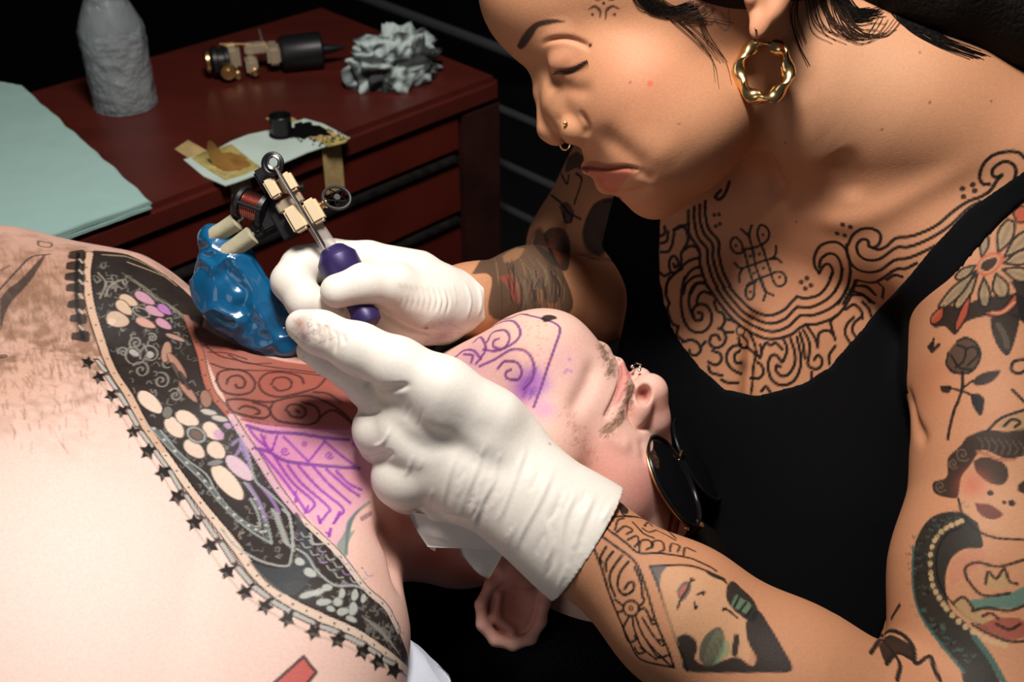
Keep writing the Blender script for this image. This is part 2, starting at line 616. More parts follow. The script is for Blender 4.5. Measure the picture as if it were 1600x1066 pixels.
def pigment(name, rough=0.45, sss=0.0, radius=(1, 0.3, 0.15), scale=0.003, bump=(900, 0.25, 0.0004), spec=0.4, mottle=0.05):
    """colour comes from the pigment painted on the surface, with a fine mottling over it"""
    m, nt, b = mat_new(name)
    a = nt.nodes.new('ShaderNodeAttribute'); a.attribute_name = 'pigment'
    tc = nt.nodes.new('ShaderNodeTexCoord')
    n = nt.nodes.new('ShaderNodeTexNoise'); n.inputs['Scale'].default_value = 650; n.inputs['Detail'].default_value = 3
    mr = nt.nodes.new('ShaderNodeMapRange'); mr.inputs['From Min'].default_value = 0.3; mr.inputs['From Max'].default_value = 0.7
    mr.inputs['To Min'].default_value = 1 - mottle; mr.inputs['To Max'].default_value = 1 + mottle
    mx = nt.nodes.new('ShaderNodeVectorMath'); mx.operation = 'SCALE'
    nt.links.new(tc.outputs['Object'], n.inputs['Vector'])
    nt.links.new(n.outputs['Fac'], mr.inputs['Value'])
    nt.links.new(a.outputs['Color'], mx.inputs[0]); nt.links.new(mr.outputs['Result'], mx.inputs['Scale'])
    nt.links.new(mx.outputs['Vector'], b.inputs['Base Color'])
    b.inputs['Roughness'].default_value = rough
    b.inputs['Specular IOR Level'].default_value = spec
    b.inputs['Subsurface Weight'].default_value = sss
    b.inputs['Subsurface Radius'].default_value = radius
    b.inputs['Subsurface Scale'].default_value = scale
    if bump:
        noise_bump(nt, b, *bump)
    return m

M = {}
M['skin'] = pigment('skin', 0.58, 0.03, radius=(1, 0.25, 0.1), scale=0.0015, spec=0.22)
M['latex'] = pigment('latex', 0.5, 0.0, bump=(260, 0.2, 0.0006), spec=0.35, mottle=0.03)
M['black_cloth'] = plain('black_cloth', (0.0035, 0.0035, 0.004), 0.95, spec=0.1, bump=(900, 0.3, 0.0004))
M['vinyl'] = plain('black_vinyl', (0.004, 0.004, 0.0045), 0.6, spec=0.2, bump=(300, 0.2, 0.0006))
M['hair'] = plain('dark_hair', (0.005, 0.0035, 0.003), 0.6, spec=0.15, bump=(400, 0.8, 0.0015))
M['hair_fine'] = plain('fine_hair', (0.03, 0.014, 0.008), 0.5, spec=0.3)
M['gold'] = plain('gold', (0.90, 0.60, 0.26), 0.24, metal=1)
M['silver'] = plain('silver', (0.75, 0.75, 0.74), 0.2, metal=1)
# ---------------------------------------------------------------- the bodies as implicit forms
def woman_torso():
    p = []
    p += T([(1260, 20, -80, 110), (1430, 160, -60, 120), (1620, 270, -40, 125)], k=60)
    p += E(1220, 480, -290, 235, 260, 125, ang=15, tx=-14, k=70)
    p += E(1105, 600, -310, 140, 160, 110, k=50)
    p += E(1325, 580, -290, 150, 160, 110, k=40)
    p += T([(1250, 760, -430, 250), (1250, 1150, -500, 260)], k=90)
    p += T([(1010, 330, -330, 110), (1200, 300, -260, 100), (1480, 360, -120, 130)], k=60)
    p += E(1560, 440, -60, 130, 150, 120, k=70)
    p += E(1500, 590, -80, 80, 110, 80, k=50)
    return p

def woman_form():
    p = []
    # head: mid plane near z=-20
    p += E(1010, -75, -20, 266, 225, 185, ang=12, k=30)
    p += E(856, 10, -20, 108, 90, 110, ang=30, k=40)
    p += E(925, 105, -20, 78, 95, 108, k=40)
    p += E(1000, 150, 30, 118, 118, 108, ang=30, k=40)
    p += E(1000, 150, -70, 118, 118, 108, ang=30, k=40)
    p += E(1062, 212, 8, 122, 88, 116, ang=-40, k=40)
    p += E(1062, 212, -48, 122, 88, 116, ang=-40, k=40)
    p += E(1024, 300, -20, 42, 42, 58, k=30)
    p += E(973, 246, -20, 58, 52, 72, k=26)
    p += E(1010, 250, 40, 50, 50, 60, k=40)
    # brow, nose, lips
    p += T([(844, 112, -20, 15), (853, 145, -20, 17), (862, 178, -20, 20), (861, 200, -20, 23)], k=14)
    p += E(870, 214, -20, 16, 14, 14, k=8)
    p += T([(858, 118, 2, 12), (876, 160, 18, 23), (898, 198, 28, 24)], k=24)
    p += T([(858, 118, -42, 12), (876, 160, -58, 23), (892, 196, -66, 24)], k=24)
    p += E(899, 204, 46, 26, 21, 24, ang=12, k=10)
    p += E(893, 203, -84, 27, 21, 24, ang=12, k=10)
    p += T([(838, 68, -20, 30), (880, 62, 58, 26)], k=24)
    p += E(889, 94, 60, 33, 25, 27, ang=-18, k=9)
    p += E(889, 94, -100, 33, 25, 27, k=9)
    p += T([(918, 262, -20, 9), (952, 259, 14, 8), (985, 263, 38, 4)], k=8)
    p += T([(918, 262, -20, 9), (952, 259, -54, 8)], k=8)
    p += T([(949, 284, -20, 18), (960, 281, 16, 16), (984, 271, 46, 7)], k=7)
    p += T([(949, 286, -20, 16), (962, 282, -54, 13)], k=9)
    p += E(886, 226, 4, 10, 6, 9, ang=10, k=4, op=-1)
    # neck
    p += T([(1130, 90, -45, 112), (1265, 150, -95, 126), (1380, 270, -170, 132)], k=40)
    p += woman_torso()
    # near ear
    p += E(1204, -24, 158, 38, 66, 16, ang=14, k=8)
    p += E(1186, 40, 162, 15, 22, 10, ang=20, k=12)
    p += E(1208, -8, 180, 17, 30, 16, ang=16, k=8, op=-1)
    p += E(1172, -4, 168, 10, 14, 10, k=8)
    # near (her left) arm
    p += T([(1560, 470, -50, 115), (1562, 700, 0, 122), (1545, 900, 60, 142), (1545, 1100, 110, 165)], k=40)
    p += T([(1545, 1130, 110, 160), (1400, 1190, 150, 160), (1225, 1082, 150, 138), (1060, 960, 130, 108), (915, 850, 105, 76), (820, 780, 90, 66)], k=30)
    # far (her right) arm
    p += T([(985, 250, -400, 90), (915, 390, -380, 88), (900, 470, -350, 80)], k=30)
    p += T([(900, 475, -330, 78), (830, 464, -240, 76), (740, 470, -150, 56), (690, 470, -120, 50)], k=25)
    p += [Plane(P(1450, 1330, 0), (0, -1, 0)), Plane(P(1850, 500, 0), (1, 0, 0))]
    return p

class Prism:
    """keeps only what lies within a traced outline (given in frame pixels)"""
    def __init__(s, pts, k=4, op=0):
        s.p = np.array(pts, float); s.k = k; s.op = op
    def d(s, p):
        d = F - p[:, 2]
        x = p[:, 0] * F / d + 800; y = 533 - p[:, 1] * F / d
        best = np.full(len(x), 1e9); ins = np.zeros(len(x), bool)
        n = len(s.p)
        for i in range(n):
            a = s.p[i]; b = s.p[(i + 1) % n]; ab = b - a
            t = np.clip(((x - a[0]) * ab[0] + (y - a[1]) * ab[1]) / (ab @ ab), 0, 1)
            best = np.minimum(best, np.hypot(x - a[0] - t * ab[0], y - a[1] - t * ab[1]))
            c = (a[1] > y) != (b[1] > y)
            with np.errstate(divide='ignore', invalid='ignore'):
                xx = ab[0] * (y - a[1]) / (ab[1] if ab[1] != 0 else 1e-9) + a[0]
            ins ^= c & (x < xx)
        return np.where(ins, -best, best) * (d / F)

NECKLINE = [(1830, 90), (1700, 190), (1600, 267), (1556, 298), (1512, 328), (1480, 362), (1450, 395), (1420, 432), (1395, 460), (1368, 488), (1347, 514), (1325, 539), (1296, 573), (1257, 598), (1206, 613), (1179, 619), (1131, 607), (1095, 575), (1066, 539), (1050, 512), (1037, 470), (1031, 433), (1029, 395), (1032, 345)]
ARMHOLE = [(1830, 160), (1700, 262), (1645, 285), (1591, 322), (1553, 358), (1521, 396), (1485, 446), (1453, 498), (1432, 545), (1421, 587), (1419, 625), (1428, 665), (1446, 692), (1441, 740), (1425, 820), (1405, 900), (1380, 980), (1330, 1100), (1300, 1400)]

def tank_form():
    p = woman_torso()
    for s in p:
        if isinstance(s, Ell): s.r = s.r + 5
        else: s.ra += 5; s.rb += 5
    p += [Prism(NECKLINE + [(1030, 300), (985, 240), (960, 300), (930, 420), (890, 480), (850, 600), (850, 1400)] + ARMHOLE[::-1], k=3)]
    p += [Plane(P(1450, 1330, 0), (0, -1, 0))]
    return p

BODY = np.array([[0.58, -0.466, 0.665], [0.812, 0.333, -0.475], [0.0, 0.819, 0.574]]).T

def man_form():
    p = []
    p += [Ell(10, 1051, 147, 440, 510, 228, M=BODY)]
    p += [Ell(-30, 830, -20, 420, 440, 250, M=BODY, k=120)]
    p += T([(-200, 560, -250, 190), (0, 552, -280, 186), (160, 572, -300, 172), (300, 625, -240, 125), (430, 690, -150, 120)], k=90, kin=60)
    p += T([(380, 690, -130, 148), (560, 730, -110, 148), (720, 790, -120, 128)], k=80)
    p += T([(470, 830, -20, 110), (475, 1000, 110, 142), (430, 1200, 200, 190)], k=90)
    # head
    p += E(932, 880, -215, 152, 170, 190, k=30)
    p += T([(862, 556, -70, 62), (850, 700, 0, 64), (815, 860, -30, 66)], k=34)
    p += T([(862, 556, -70, 62), (850, 640, -200, 75), (860, 760, -300, 80)], k=34)
    p += T([(715, 650, -110, 100), (815, 575, -80, 78)], k=50)
    p += E(920, 645, -100, 80, 112, 104, ang=-20, k=40)
    p += E(955, 750, -60, 80, 100, 88, k=40)
    p += E(990, 800, -140, 66, 96, 100, k=40)
    p += E(1028, 795, -175, 24, 52, 55, ang=-15, k=24)
    # nose, lips
    p += T([(1024, 700, -120, 26), (1020, 655, -80, 25), (1015, 612, -62, 29)], k=14)
    p += E(998, 640, -36, 20, 30, 20, ang=22, k=9)
    p += E(1000, 596, -95, 20, 22, 20, k=9)
    p += T([(936, 554, -110, 20), (944, 592, -48, 19), (940, 640, -14, 9)], k=12)
    p += T([(962, 572, -110, 15), (972, 604, -44, 16), (952, 650, -8, 6)], k=8)
    p += E(1006, 617, -30, 12, 17, 26, ang=15, k=5, op=-1)
    # near ear
    p += E(803, 945, 2, 50, 66, 12, ang=-14, k=14)
    p += T([(790, 900, 14, 8), (766, 914, 16, 9), (751, 945, 18, 9), (754, 976, 18, 10), (774, 1000, 18, 10), (802, 1007, 18, 10), (830, 998, 18, 9), (845, 972, 16, 9), (850, 945, 12, 9), (858, 920, 4, 12)], k=6)
    p += T([(782, 930, 14, 7), (775, 965, 14, 6), (800, 985, 14, 6)], k=10)
    p += E(808, 945, 22, 24, 28, 16, ang=-14, k=8, op=-1)
    p += E(825, 908, 14, 15, 12, 12, k=8)
    p += [Plane(P(-260, 900, 0), (-1, 0, 0)), Plane(P(300, 1330, 150), (0, -1, 0))]
    return p

def left_hand_form():
    FL = (np.array([0, 0, 1.0]), 0.82)
    p = []
    p += E(742, 708, 100, 138, 104, 52, ang=38, k=30)
    p += E(655, 660, 112, 74, 78, 50, ang=30, k=34)
    p += T([(770, 655, 120, 48), (690, 610, 138, 50), (620, 572, 142, 42), (560, 545, 140, 37), (500, 520, 136, 31), (470, 508, 132, 24)], k=22)      # thumb
    p += T([(640, 628, 100, 38), (580, 602, 84, 38), (540, 582, 84, 24), (510, 565, 86, 21), (482, 548, 90, 19)], k=10)       # index
    p += T([(680, 670, 96, 44), (596, 672, 88, 44), (590, 700, 40, 30)], k=10)       # middle
    p += T([(715, 725, 96, 50), (632, 745, 84, 50), (635, 770, 30, 36)], k=10)       # ring
    p += T([(765, 765, 84, 48), (690, 786, 60, 38), (690, 790, 20, 30)], k=12)       # little
    p += T([(765, 732, 94, 84), (850, 800, 104, 84), (915, 848, 108, 94), (985, 902, 111, 106)], k=30, flat=FL)
    p += [Plane(P(921, 847, 112), (0.86, -0.55, 0.0), k=2)]
    p += T([(870, 815, 103, 68), (930, 860, 106, 90), (1000, 915, 114, 110)], k=5, op=-1, flat=(np.array([0, 0, 1.0]), 0.86))
    return p

def right_hand_form():
    p = []
    p += T([(770, 470, -140, 46), (700, 474, -120, 48), (640, 462, -90, 56)], k=24)
    p += E(655, 466, -85, 82, 62, 52, ang=12, k=30)
    p += T([(665, 478, -60, 46), (618, 446, -30, 34), (570, 443, -5, 30), (527, 455, 6, 27)], k=14)     # thumb
    p += T([(650, 434, -90, 44), (575, 410, -80, 33), (520, 404, -66, 30), (472, 416, -50, 32), (455, 440, -34, 31), (478, 472, -25, 30), (516, 488, -40, 24)], k=8)  # index
    p += T([(650, 480, -120, 45), (560, 474, -115, 32), (510, 500, -95, 26)], k=10)   # middle
    p += T([(690, 502, -110, 38), (620, 508, -95, 34), (570, 522, -90, 27)], k=10)    # ring
    p += [Plane(P(768, 466, -140), (1.0, 0.0, 0.2), k=2)]
    p += T([(735, 471, -140, 42), (800, 471, -160, 56)], k=4, op=-1)
    return p
# ---------------------------------------------------------------- people

HQ = 2.6
SK_W = (0.465, 0.218, 0.113)
SK_M = (0.70, 0.44, 0.36)
GL = (0.73, 0.69, 0.62)
t_w = thing('person', 'woman in black tank top and white gloves bending over the lying man', 'person', W(1250, 1200, -300))
wm = isosurface(woman_form(), HQ, (-340, -760, -620), (960, 960, 360))
wm.paint_base(SK_W)
t_m = thing('person', 'bare-chested tattooed man lying on his back with head tipped back', 'person', W(300, 1100, -200))
mm = isosurface(man_form(), HQ, (-1100, -700, -620), (420, 260, 480))
mm.paint_base(SK_M)
gl = isosurface(left_hand_form(), HQ, (-420, -420, -80), (220, 60, 330))
gl.paint_base(GL)
gr = isosurface(right_hand_form(), HQ, (-460, -60, -260), (10, 200, 80))
gr.paint_base(GL)
tk = isosurface(tank_form(), max(HQ, 5), (0, -900, -720), (960, 520, 200))

# --- woman's face
z4 = zoomed(740, 0, 0.33766)
def wc(z, pts, w, amp, **k): wm.carve(z(*pts), w, amp, **k)
wm.carve([(901, 172), (913, 186), (918, 202), (910, 217)], 6, -5)                 # wing of the nose
wc(z4, [(545, 570), (620, 640), (700, 700), (780, 765), (850, 830)], 18, -6)    # fold from nose to mouth
wc(z4, [(640, 560), (740, 630), (840, 700), (920, 780)], 34, 4)                # cheek above the fold
wc(z4, [(505, 772), (600, 783), (690, 776), (748, 786)], 3.5, -7, taper=False)    # between the lips
wc(z4, [(745, 785), (790, 815), (850, 835)], 10, -3.5)
wc(z4, [(660, 900), (740, 900), (830, 860)], 10, -6)
wc(z4, [(300, 215), (360, 185), (440, 180), (510, 205), (550, 235)], 4.5, -6)       # lid crease
wc(z4, [(380, 335), (430, 338), (480, 318), (530, 285)], 4, -7)                 # closed lids meet
wc(z4, [(330, 330), (400, 390), (490, 420), (570, 390)], 12, -5)                # below the eye
wc(z4, [(400, 520), (392, 580), (410, 630)], 8, -1.5)
wm.carve([(1185, 235), (1205, 270), (1225, 320)], 20, -16)                         # hollows of the neck
wm.carve([(1300, 235), (1325, 270), (1335, 320)], 22, -8)
wm.carve([(1245, 120), (1265, 200), (1275, 300)], 24, 7)
wm.carve([(1230, 335), (1330, 345), (1440, 300), (1560, 230)], 22, 7)
wm.carve([(1180, 500), (1172, 560), (1166, 640)], 13, -15, taper=False)
wm.carve([(1419, 600), (1430, 660), (1452, 700)], 12, -8)
# --- man's face and neck
z5 = zoomed(680, 460, 0.3751)
def mc(z, pts, w, amp, **k): mm.carve(z(*pts), w, amp, **k)
mc(z5, [(745, 230), (772, 290), (775, 345), (752, 420), (712, 505)], 3.5, -6, taper=False)
mc(z5, [(670, 250), (650, 340), (600, 440), (550, 520)], 15, -9)                 # below the lower lip
mc(z5, [(815, 360), (800, 430), (770, 500), (725, 560)], 9, 4)
mc(z5, [(808, 430), (812, 500), (850, 560), (905, 545)], 5, -7)
mc(z5, [(850, 590), (868, 650), (872, 720)], 9, -3)
mc(z5, [(700, 560), (760, 620), (830, 640)], 12, 5)
mm.carve([(590, 800), (612, 860), (625, 940)], 16, -14)                            # where neck meets shoulder
mm.carve([(600, 800), (640, 830), (700, 850)], 22, 5)
mm.carve([(325, 500), (330, 560), (372, 640), (420, 730), (500, 810), (560, 860)], 26, -7)
# --- gloves
for pts, w, a in [([(545, 640), (570, 645), (600, 640)], 5, -8), ([(566, 715), (590, 716), (618, 706)], 5, -8), ([(600, 640), (640, 690), (690, 720)], 16, -5),
                  ([(640, 600), (600, 612), (570, 604)], 5, -7), ([(545, 578), (575, 600), (610, 606), (650, 600)], 5, -6),
                  ([(655, 790), (690, 805), (740, 815)], 6, -5), ([(580, 700), (600, 690), (612, 660)], 3, 3),
                  ([(610, 690), (690, 690), (760, 720), (820, 760)], 22, -6), ([(640, 650), (720, 680), (800, 730)], 22, 6)]:
    gl.carve(pts, w, a)
for pts in [[(785, 700), (770, 750), (745, 805), (738, 835)], [(870, 720), (845, 780), (815, 835), (808, 862)], [(825, 690), (800, 760), (775, 830)], [(905, 760), (880, 820), (875, 900)],
            [(760, 690), (742, 740), (722, 790)], [(850, 800), (860, 850), (850, 895)], [(935, 760), (905, 830), (885, 900)], [(715, 700), (700, 750), (690, 800)]]:
    gl.carve(pts, 4, 1.5); gl.carve([(x + 7, y + 1) for x, y in pts], 6, -1.1)
for pts in [[(505, 505), (512, 520), (510, 545)], [(520, 510), (526, 530), (522, 556)], [(492, 500), (498, 515), (494, 532)], [(535, 520), (540, 540)]]:
    gl.carve(pts, 2.5, -3)
_rg = random.Random(9)
for _ in range(46):
    x = _rg.uniform(640, 930); y = 690 + (x - 640) * 0.52 + _rg.uniform(-70, 60); l_ = _rg.uniform(20, 60); b_ = _rg.uniform(-6, 6)
    gl.carve([(x, y), (x - l_ * 0.2 + b_, y + l_ * 0.5), (x - l_ * 0.42, y + l_)], _rg.uniform(2.2, 4), _rg.choice((0.9, -0.9, 0.7)))
gl.carve([(966, 770), (940, 815), (905, 868), (868, 922)], 3.5, 2.0)
gr.carve([(757, 436), (762, 466), (758, 500)], 2.5, 2.0)
for i in range(9):
    x = 622 + i * 9; gr.carve([(x, 440 + i), (x + 8, 462 + i), (x + 2, 488 + i)], 2.6, -2.2)
gr.carve([(585, 478), (610, 500), (650, 520), (700, 525)], 7, -7)
gr.carve([(590, 418), (560, 425), (530, 440)], 5, -4)
for pts in [[(725, 436), (735, 470), (728, 505)], [(745, 438), (752, 470), (746, 500)], [(705, 440), (712, 480)]]:
    gr.carve(pts, 3, 2.2)
for m in (wm, mm, gl, gr): m.zb = None; m.nn = None; m.sub = None

# ---------------------------------------------------------------- pigment: skin tone, ink, stencil
from mathutils import noise as _n
INK = (0.004, 0.0032, 0.003)
def vnoise(m, idx, s, seed=0.0):
    return np.array([_n.noise(Vector((m.v[i][0] * s + seed, m.v[i][1] * s, m.v[i][2] * s))) for i in idx])
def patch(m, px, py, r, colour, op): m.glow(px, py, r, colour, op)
zA = zoomed(1010, 260, 0.18762); zB = zoomed(1010, 420, 0.225); zC = zoomed(1200, 220, 0.25)
zD = zoomed(1400, 300, 0.31898); zE = zoomed(1360, 620, 0.41812); zF = zoomed(720, 220, 0.28144); zG = zoomed(860, 740, 0.30577)

# ---- woman: skin
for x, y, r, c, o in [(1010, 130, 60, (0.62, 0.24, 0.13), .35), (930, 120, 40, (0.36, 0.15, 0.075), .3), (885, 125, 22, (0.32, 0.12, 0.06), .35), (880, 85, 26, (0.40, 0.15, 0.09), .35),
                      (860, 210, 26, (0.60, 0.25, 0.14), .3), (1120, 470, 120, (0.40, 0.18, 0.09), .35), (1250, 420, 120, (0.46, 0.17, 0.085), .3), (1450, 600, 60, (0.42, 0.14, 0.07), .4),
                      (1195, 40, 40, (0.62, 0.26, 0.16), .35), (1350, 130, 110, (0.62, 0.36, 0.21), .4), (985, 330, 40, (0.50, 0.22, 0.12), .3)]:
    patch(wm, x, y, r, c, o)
lip = (0.46, 0.11, 0.075)
wm.fill(z4((500, 772), (600, 785), (690, 780), (745, 788), (700, 835), (665, 885), (625, 890), (590, 872), (560, 830)), lip, 0.75, depth=60)
wm.fill(z4((495, 772), (540, 745), (600, 752), (680, 765), (748, 784), (690, 782), (600, 790), (515, 790)), (0.22, 0.05, 0.035), 0.7, depth=60)  # upper lip darkened: its shade painted into the colour
wm.ink(z4((505, 776), (600, 786), (690, 779), (748, 787)), 2.6, (0.07, 0.018, 0.012), 0.75)
br = (0.03, 0.015, 0.010)
wm.fill(z4((200, 212), (225, 165), (262, 122), (300, 98), (360, 88), (425, 100), (360, 112), (300, 128), (275, 165), (240, 215), (215, 228)), br, 0.96)
wm.ink(z4((395, 330), (430, 335), (475, 318), (520, 285)), 6, (0.012, 0.008, 0.008), 0.95, taper=True)
wm.ink(z4((300, 215), (360, 185), (440, 180), (510, 205)), 2.5, (0.30, 0.10, 0.06), 0.5, taper=True)
wm.dot(922, 71, 3, (0.03, 0.012, 0.01)); wm.dot(1016, 131, 4.5, (0.62, 0.10, 0.06), 0.8); wm.dot(985, 129, 1.6, (0.15, 0.05, 0.03)); wm.dot(1061, 194, 1.4, (0.15, 0.05, 0.03))
for x, y in ((1437, 82), (1453, 160), (1549, 158), (1378, 202), (1227, 223), (1244, 347)): wm.dot(x, y, 2.0, (0.16, 0.05, 0.03), 0.8)
# brow mark
for pts in (((530, 45), (560, 30), (585, 50), (582, 88)), ((612, 90), (615, 50), (640, 30), (678, 42)), ((540, -30), (565, -5), (590, 0)), ((620, 0), (650, -5), (672, -30))):
    wm.ink(z4(*pts), 4.2, INK, 0.9, taper=True)
for x, y in ((550, 68), (652, 68), (602, 15), (548, -20), (655, -20)): q = z4((x, y))[0]; wm.dot(q[0], q[1], 2.3, INK)
wm.ink(z4((1100, 20), (1120, 90), (1160, 140), (1182, 120), (1178, 40), (1160, -20)), 2.5, (0.10, 0.11, 0.13), 0.7); wm.ink(z4((1150, 60), (1165, 90)), 2.4, (0.10, 0.11, 0.13), 0.7)
# ---- woman: chest piece
def W_(z, *lines, w=5.6, c=INK, op=0.98, **k):
    for l in lines: wm.ink(z(*l), w, c, op, **k)
W_(zA, [(490, 290), (490, 400), (520, 520), (600, 625), (605, 740), (640, 880), (700, 1000)], [(445, 320), (445, 440), (480, 560), (550, 650), (555, 770), (600, 920), (650, 1010)],
   [(400, 340), (400, 460), (430, 590), (505, 690), (510, 790), (550, 930), (590, 1010)], [(350, 370), (350, 500), (365, 580), (440, 700), (450, 830), (500, 980), (520, 1015)])
W_(zB, [(574, 122), (640, 200), (740, 290), (850, 325), (950, 290), (1010, 230), (1045, 195)], [(1045, 195), (1110, 205), (1200, 180), (1260, 110), (1292, 30)],
   [(532, 132), (600, 220), (700, 320), (850, 380), (960, 350), (1020, 290), (1050, 265)], [(1050, 265), (1150, 265), (1270, 200), (1340, 100), (1362, 0)],
   [(486, 135), (560, 240), (680, 360), (850, 435), (970, 410), (1040, 350), (1070, 325)], [(1070, 325), (1170, 320), (1300, 260), (1390, 150), (1418, 20)],
   [(425, 120), (500, 230), (620, 370), (760, 460), (870, 490), (1000, 460), (1060, 415), (1105, 390)], [(1105, 390), (1200, 380), (1330, 320), (1420, 190), (1450, 80)])
W_(zC, [(387, 860), (405, 820), (385, 775), (355, 775), (335, 800), (320, 828)], [(320, 828), (292, 780), (292, 720), (330, 655), (410, 632), (470, 660), (505, 730), (512, 850), (480, 950), (440, 1020)],
   [(320, 790), (332, 740), (380, 706), (430, 722), (460, 790), (452, 870), (420, 940)],
   [(500, 650), (530, 590), (580, 555), (640, 548), (690, 570), (705, 605), (690, 650), (655, 672)],
   [(630, 655), (622, 622), (585, 618), (555, 655), (568, 712), (620, 745), (700, 738), (800, 670), (870, 665), (950, 640), (1050, 590), (1150, 520), (1250, 425), (1330, 380)],
   [(630, 660), (690, 680), (740, 660), (800, 610), (880, 600), (960, 575), (1060, 525), (1160, 440), (1250, 380), (1330, 350), (1390, 310), (1430, 250), (1462, 215)],
   [(1462, 215), (1425, 228), (1402, 208), (1408, 175), (1445, 143), (1490, 130), (1532, 150), (1550, 190), (1540, 240)],
   [(1385, 272), (1340, 268), (1323, 225), (1345, 150), (1400, 95), (1480, 70), (1560, 72), (1610, 110)],
   [(492, 650), (500, 730), (545, 795), (620, 822), (700, 810), (790, 748), (870, 735), (960, 700), (1060, 650)],
   [(555, 872), (640, 888), (700, 870), (800, 805), (860, 800), (930, 765)], [(470, 1020), (520, 930), (560, 870)], [(560, 905), (620, 920), (670, 965)], [(545, 945), (600, 965), (640, 1010)], [(690, 890), (720, 920), (715, 985)], [(740, 870), (790, 840), (840, 850)])
for z, r, ds in ((zC, 4.3, ((467, 525), (515, 540), (432, 580), (480, 592), (242, 860), (208, 883), (268, 905), (232, 925), (1215, 300), (1280, 275), (1222, 350), (1292, 312))), (zA, 3.6, ((565, 405), (605, 400), (575, 500), (612, 480)))):
    for d_ in ds: q = z(d_)[0]; wm.dot(q[0], q[1], r, INK, 0.92)
W_(zA, [(878, 490), (855, 570), (870, 640), (885, 690), (910, 830), (945, 930), (970, 1000), (990, 1045)], [(785, 522), (820, 550), (855, 578)],
   [(830, 690), (780, 725), (730, 712), (700, 660), (710, 610), (745, 593), (785, 630), (808, 690), (830, 760), (850, 840), (880, 940)],
   [(800, 692), (880, 682), (960, 652), (1010, 610), (1022, 550), (990, 500), (952, 490), (925, 540), (935, 610), (970, 685), (1000, 780), (1035, 880), (1060, 960), (1100, 1000), (1150, 980), (1162, 930), (1130, 885), (1080, 880), (1035, 898), (950, 932), (880, 962), (840, 990), (828, 1050)],
   [(735, 805), (780, 848), (850, 832), (960, 792), (1040, 768), (1075, 730), (1080, 662)], [(1040, 768), (1090, 772), (1125, 800)], [(800, 850), (775, 900), (775, 962)], w=4.4)
W_(zB, [(760, 90), (700, 125), (690, 180), (715, 215), (745, 190), (750, 110)], [(795, 60), (812, 120), (830, 162), (812, 222)], [(830, 162), (882, 186)], w=4.4)
for x, y in ((745, 660), (970, 570), (1110, 925), (865, 750), (940, 730), (895, 890), (975, 850)): q = zA((x, y))[0]; wm.dot(q[0], q[1], 2.9, INK, 0.9)
q = zB((720, 160))[0]; wm.dot(q[0], q[1], 2.9, INK, 0.9)
W_(zA, [(225, 530), (290, 495), (335, 540), (345, 620), (310, 690), (290, 730), (290, 800), (260, 870), (200, 890), (150, 910), (115, 890)], [(200, 880), (190, 800), (215, 752), (250, 762), (265, 810), (240, 842), (225, 812)],
   [(120, 640), (170, 620), (178, 540)], [(120, 580), (150, 560), (152, 500)], [(120, 715), (180, 710), (215, 650), (230, 560)], [(350, 480), (300, 500), (235, 530)],
   [(320, 940), (360, 880), (410, 845), (452, 845)], [(270, 860), (350, 790), (430, 762)], [(310, 700), (360, 665), (410, 670), (440, 712)], [(310, 1060), (330, 980), (400, 920), (470, 908)],
   [(370, 1060), (410, 990), (460, 970), (500, 985)], [(165, 1060), (175, 970), (230, 900), (300, 850)])
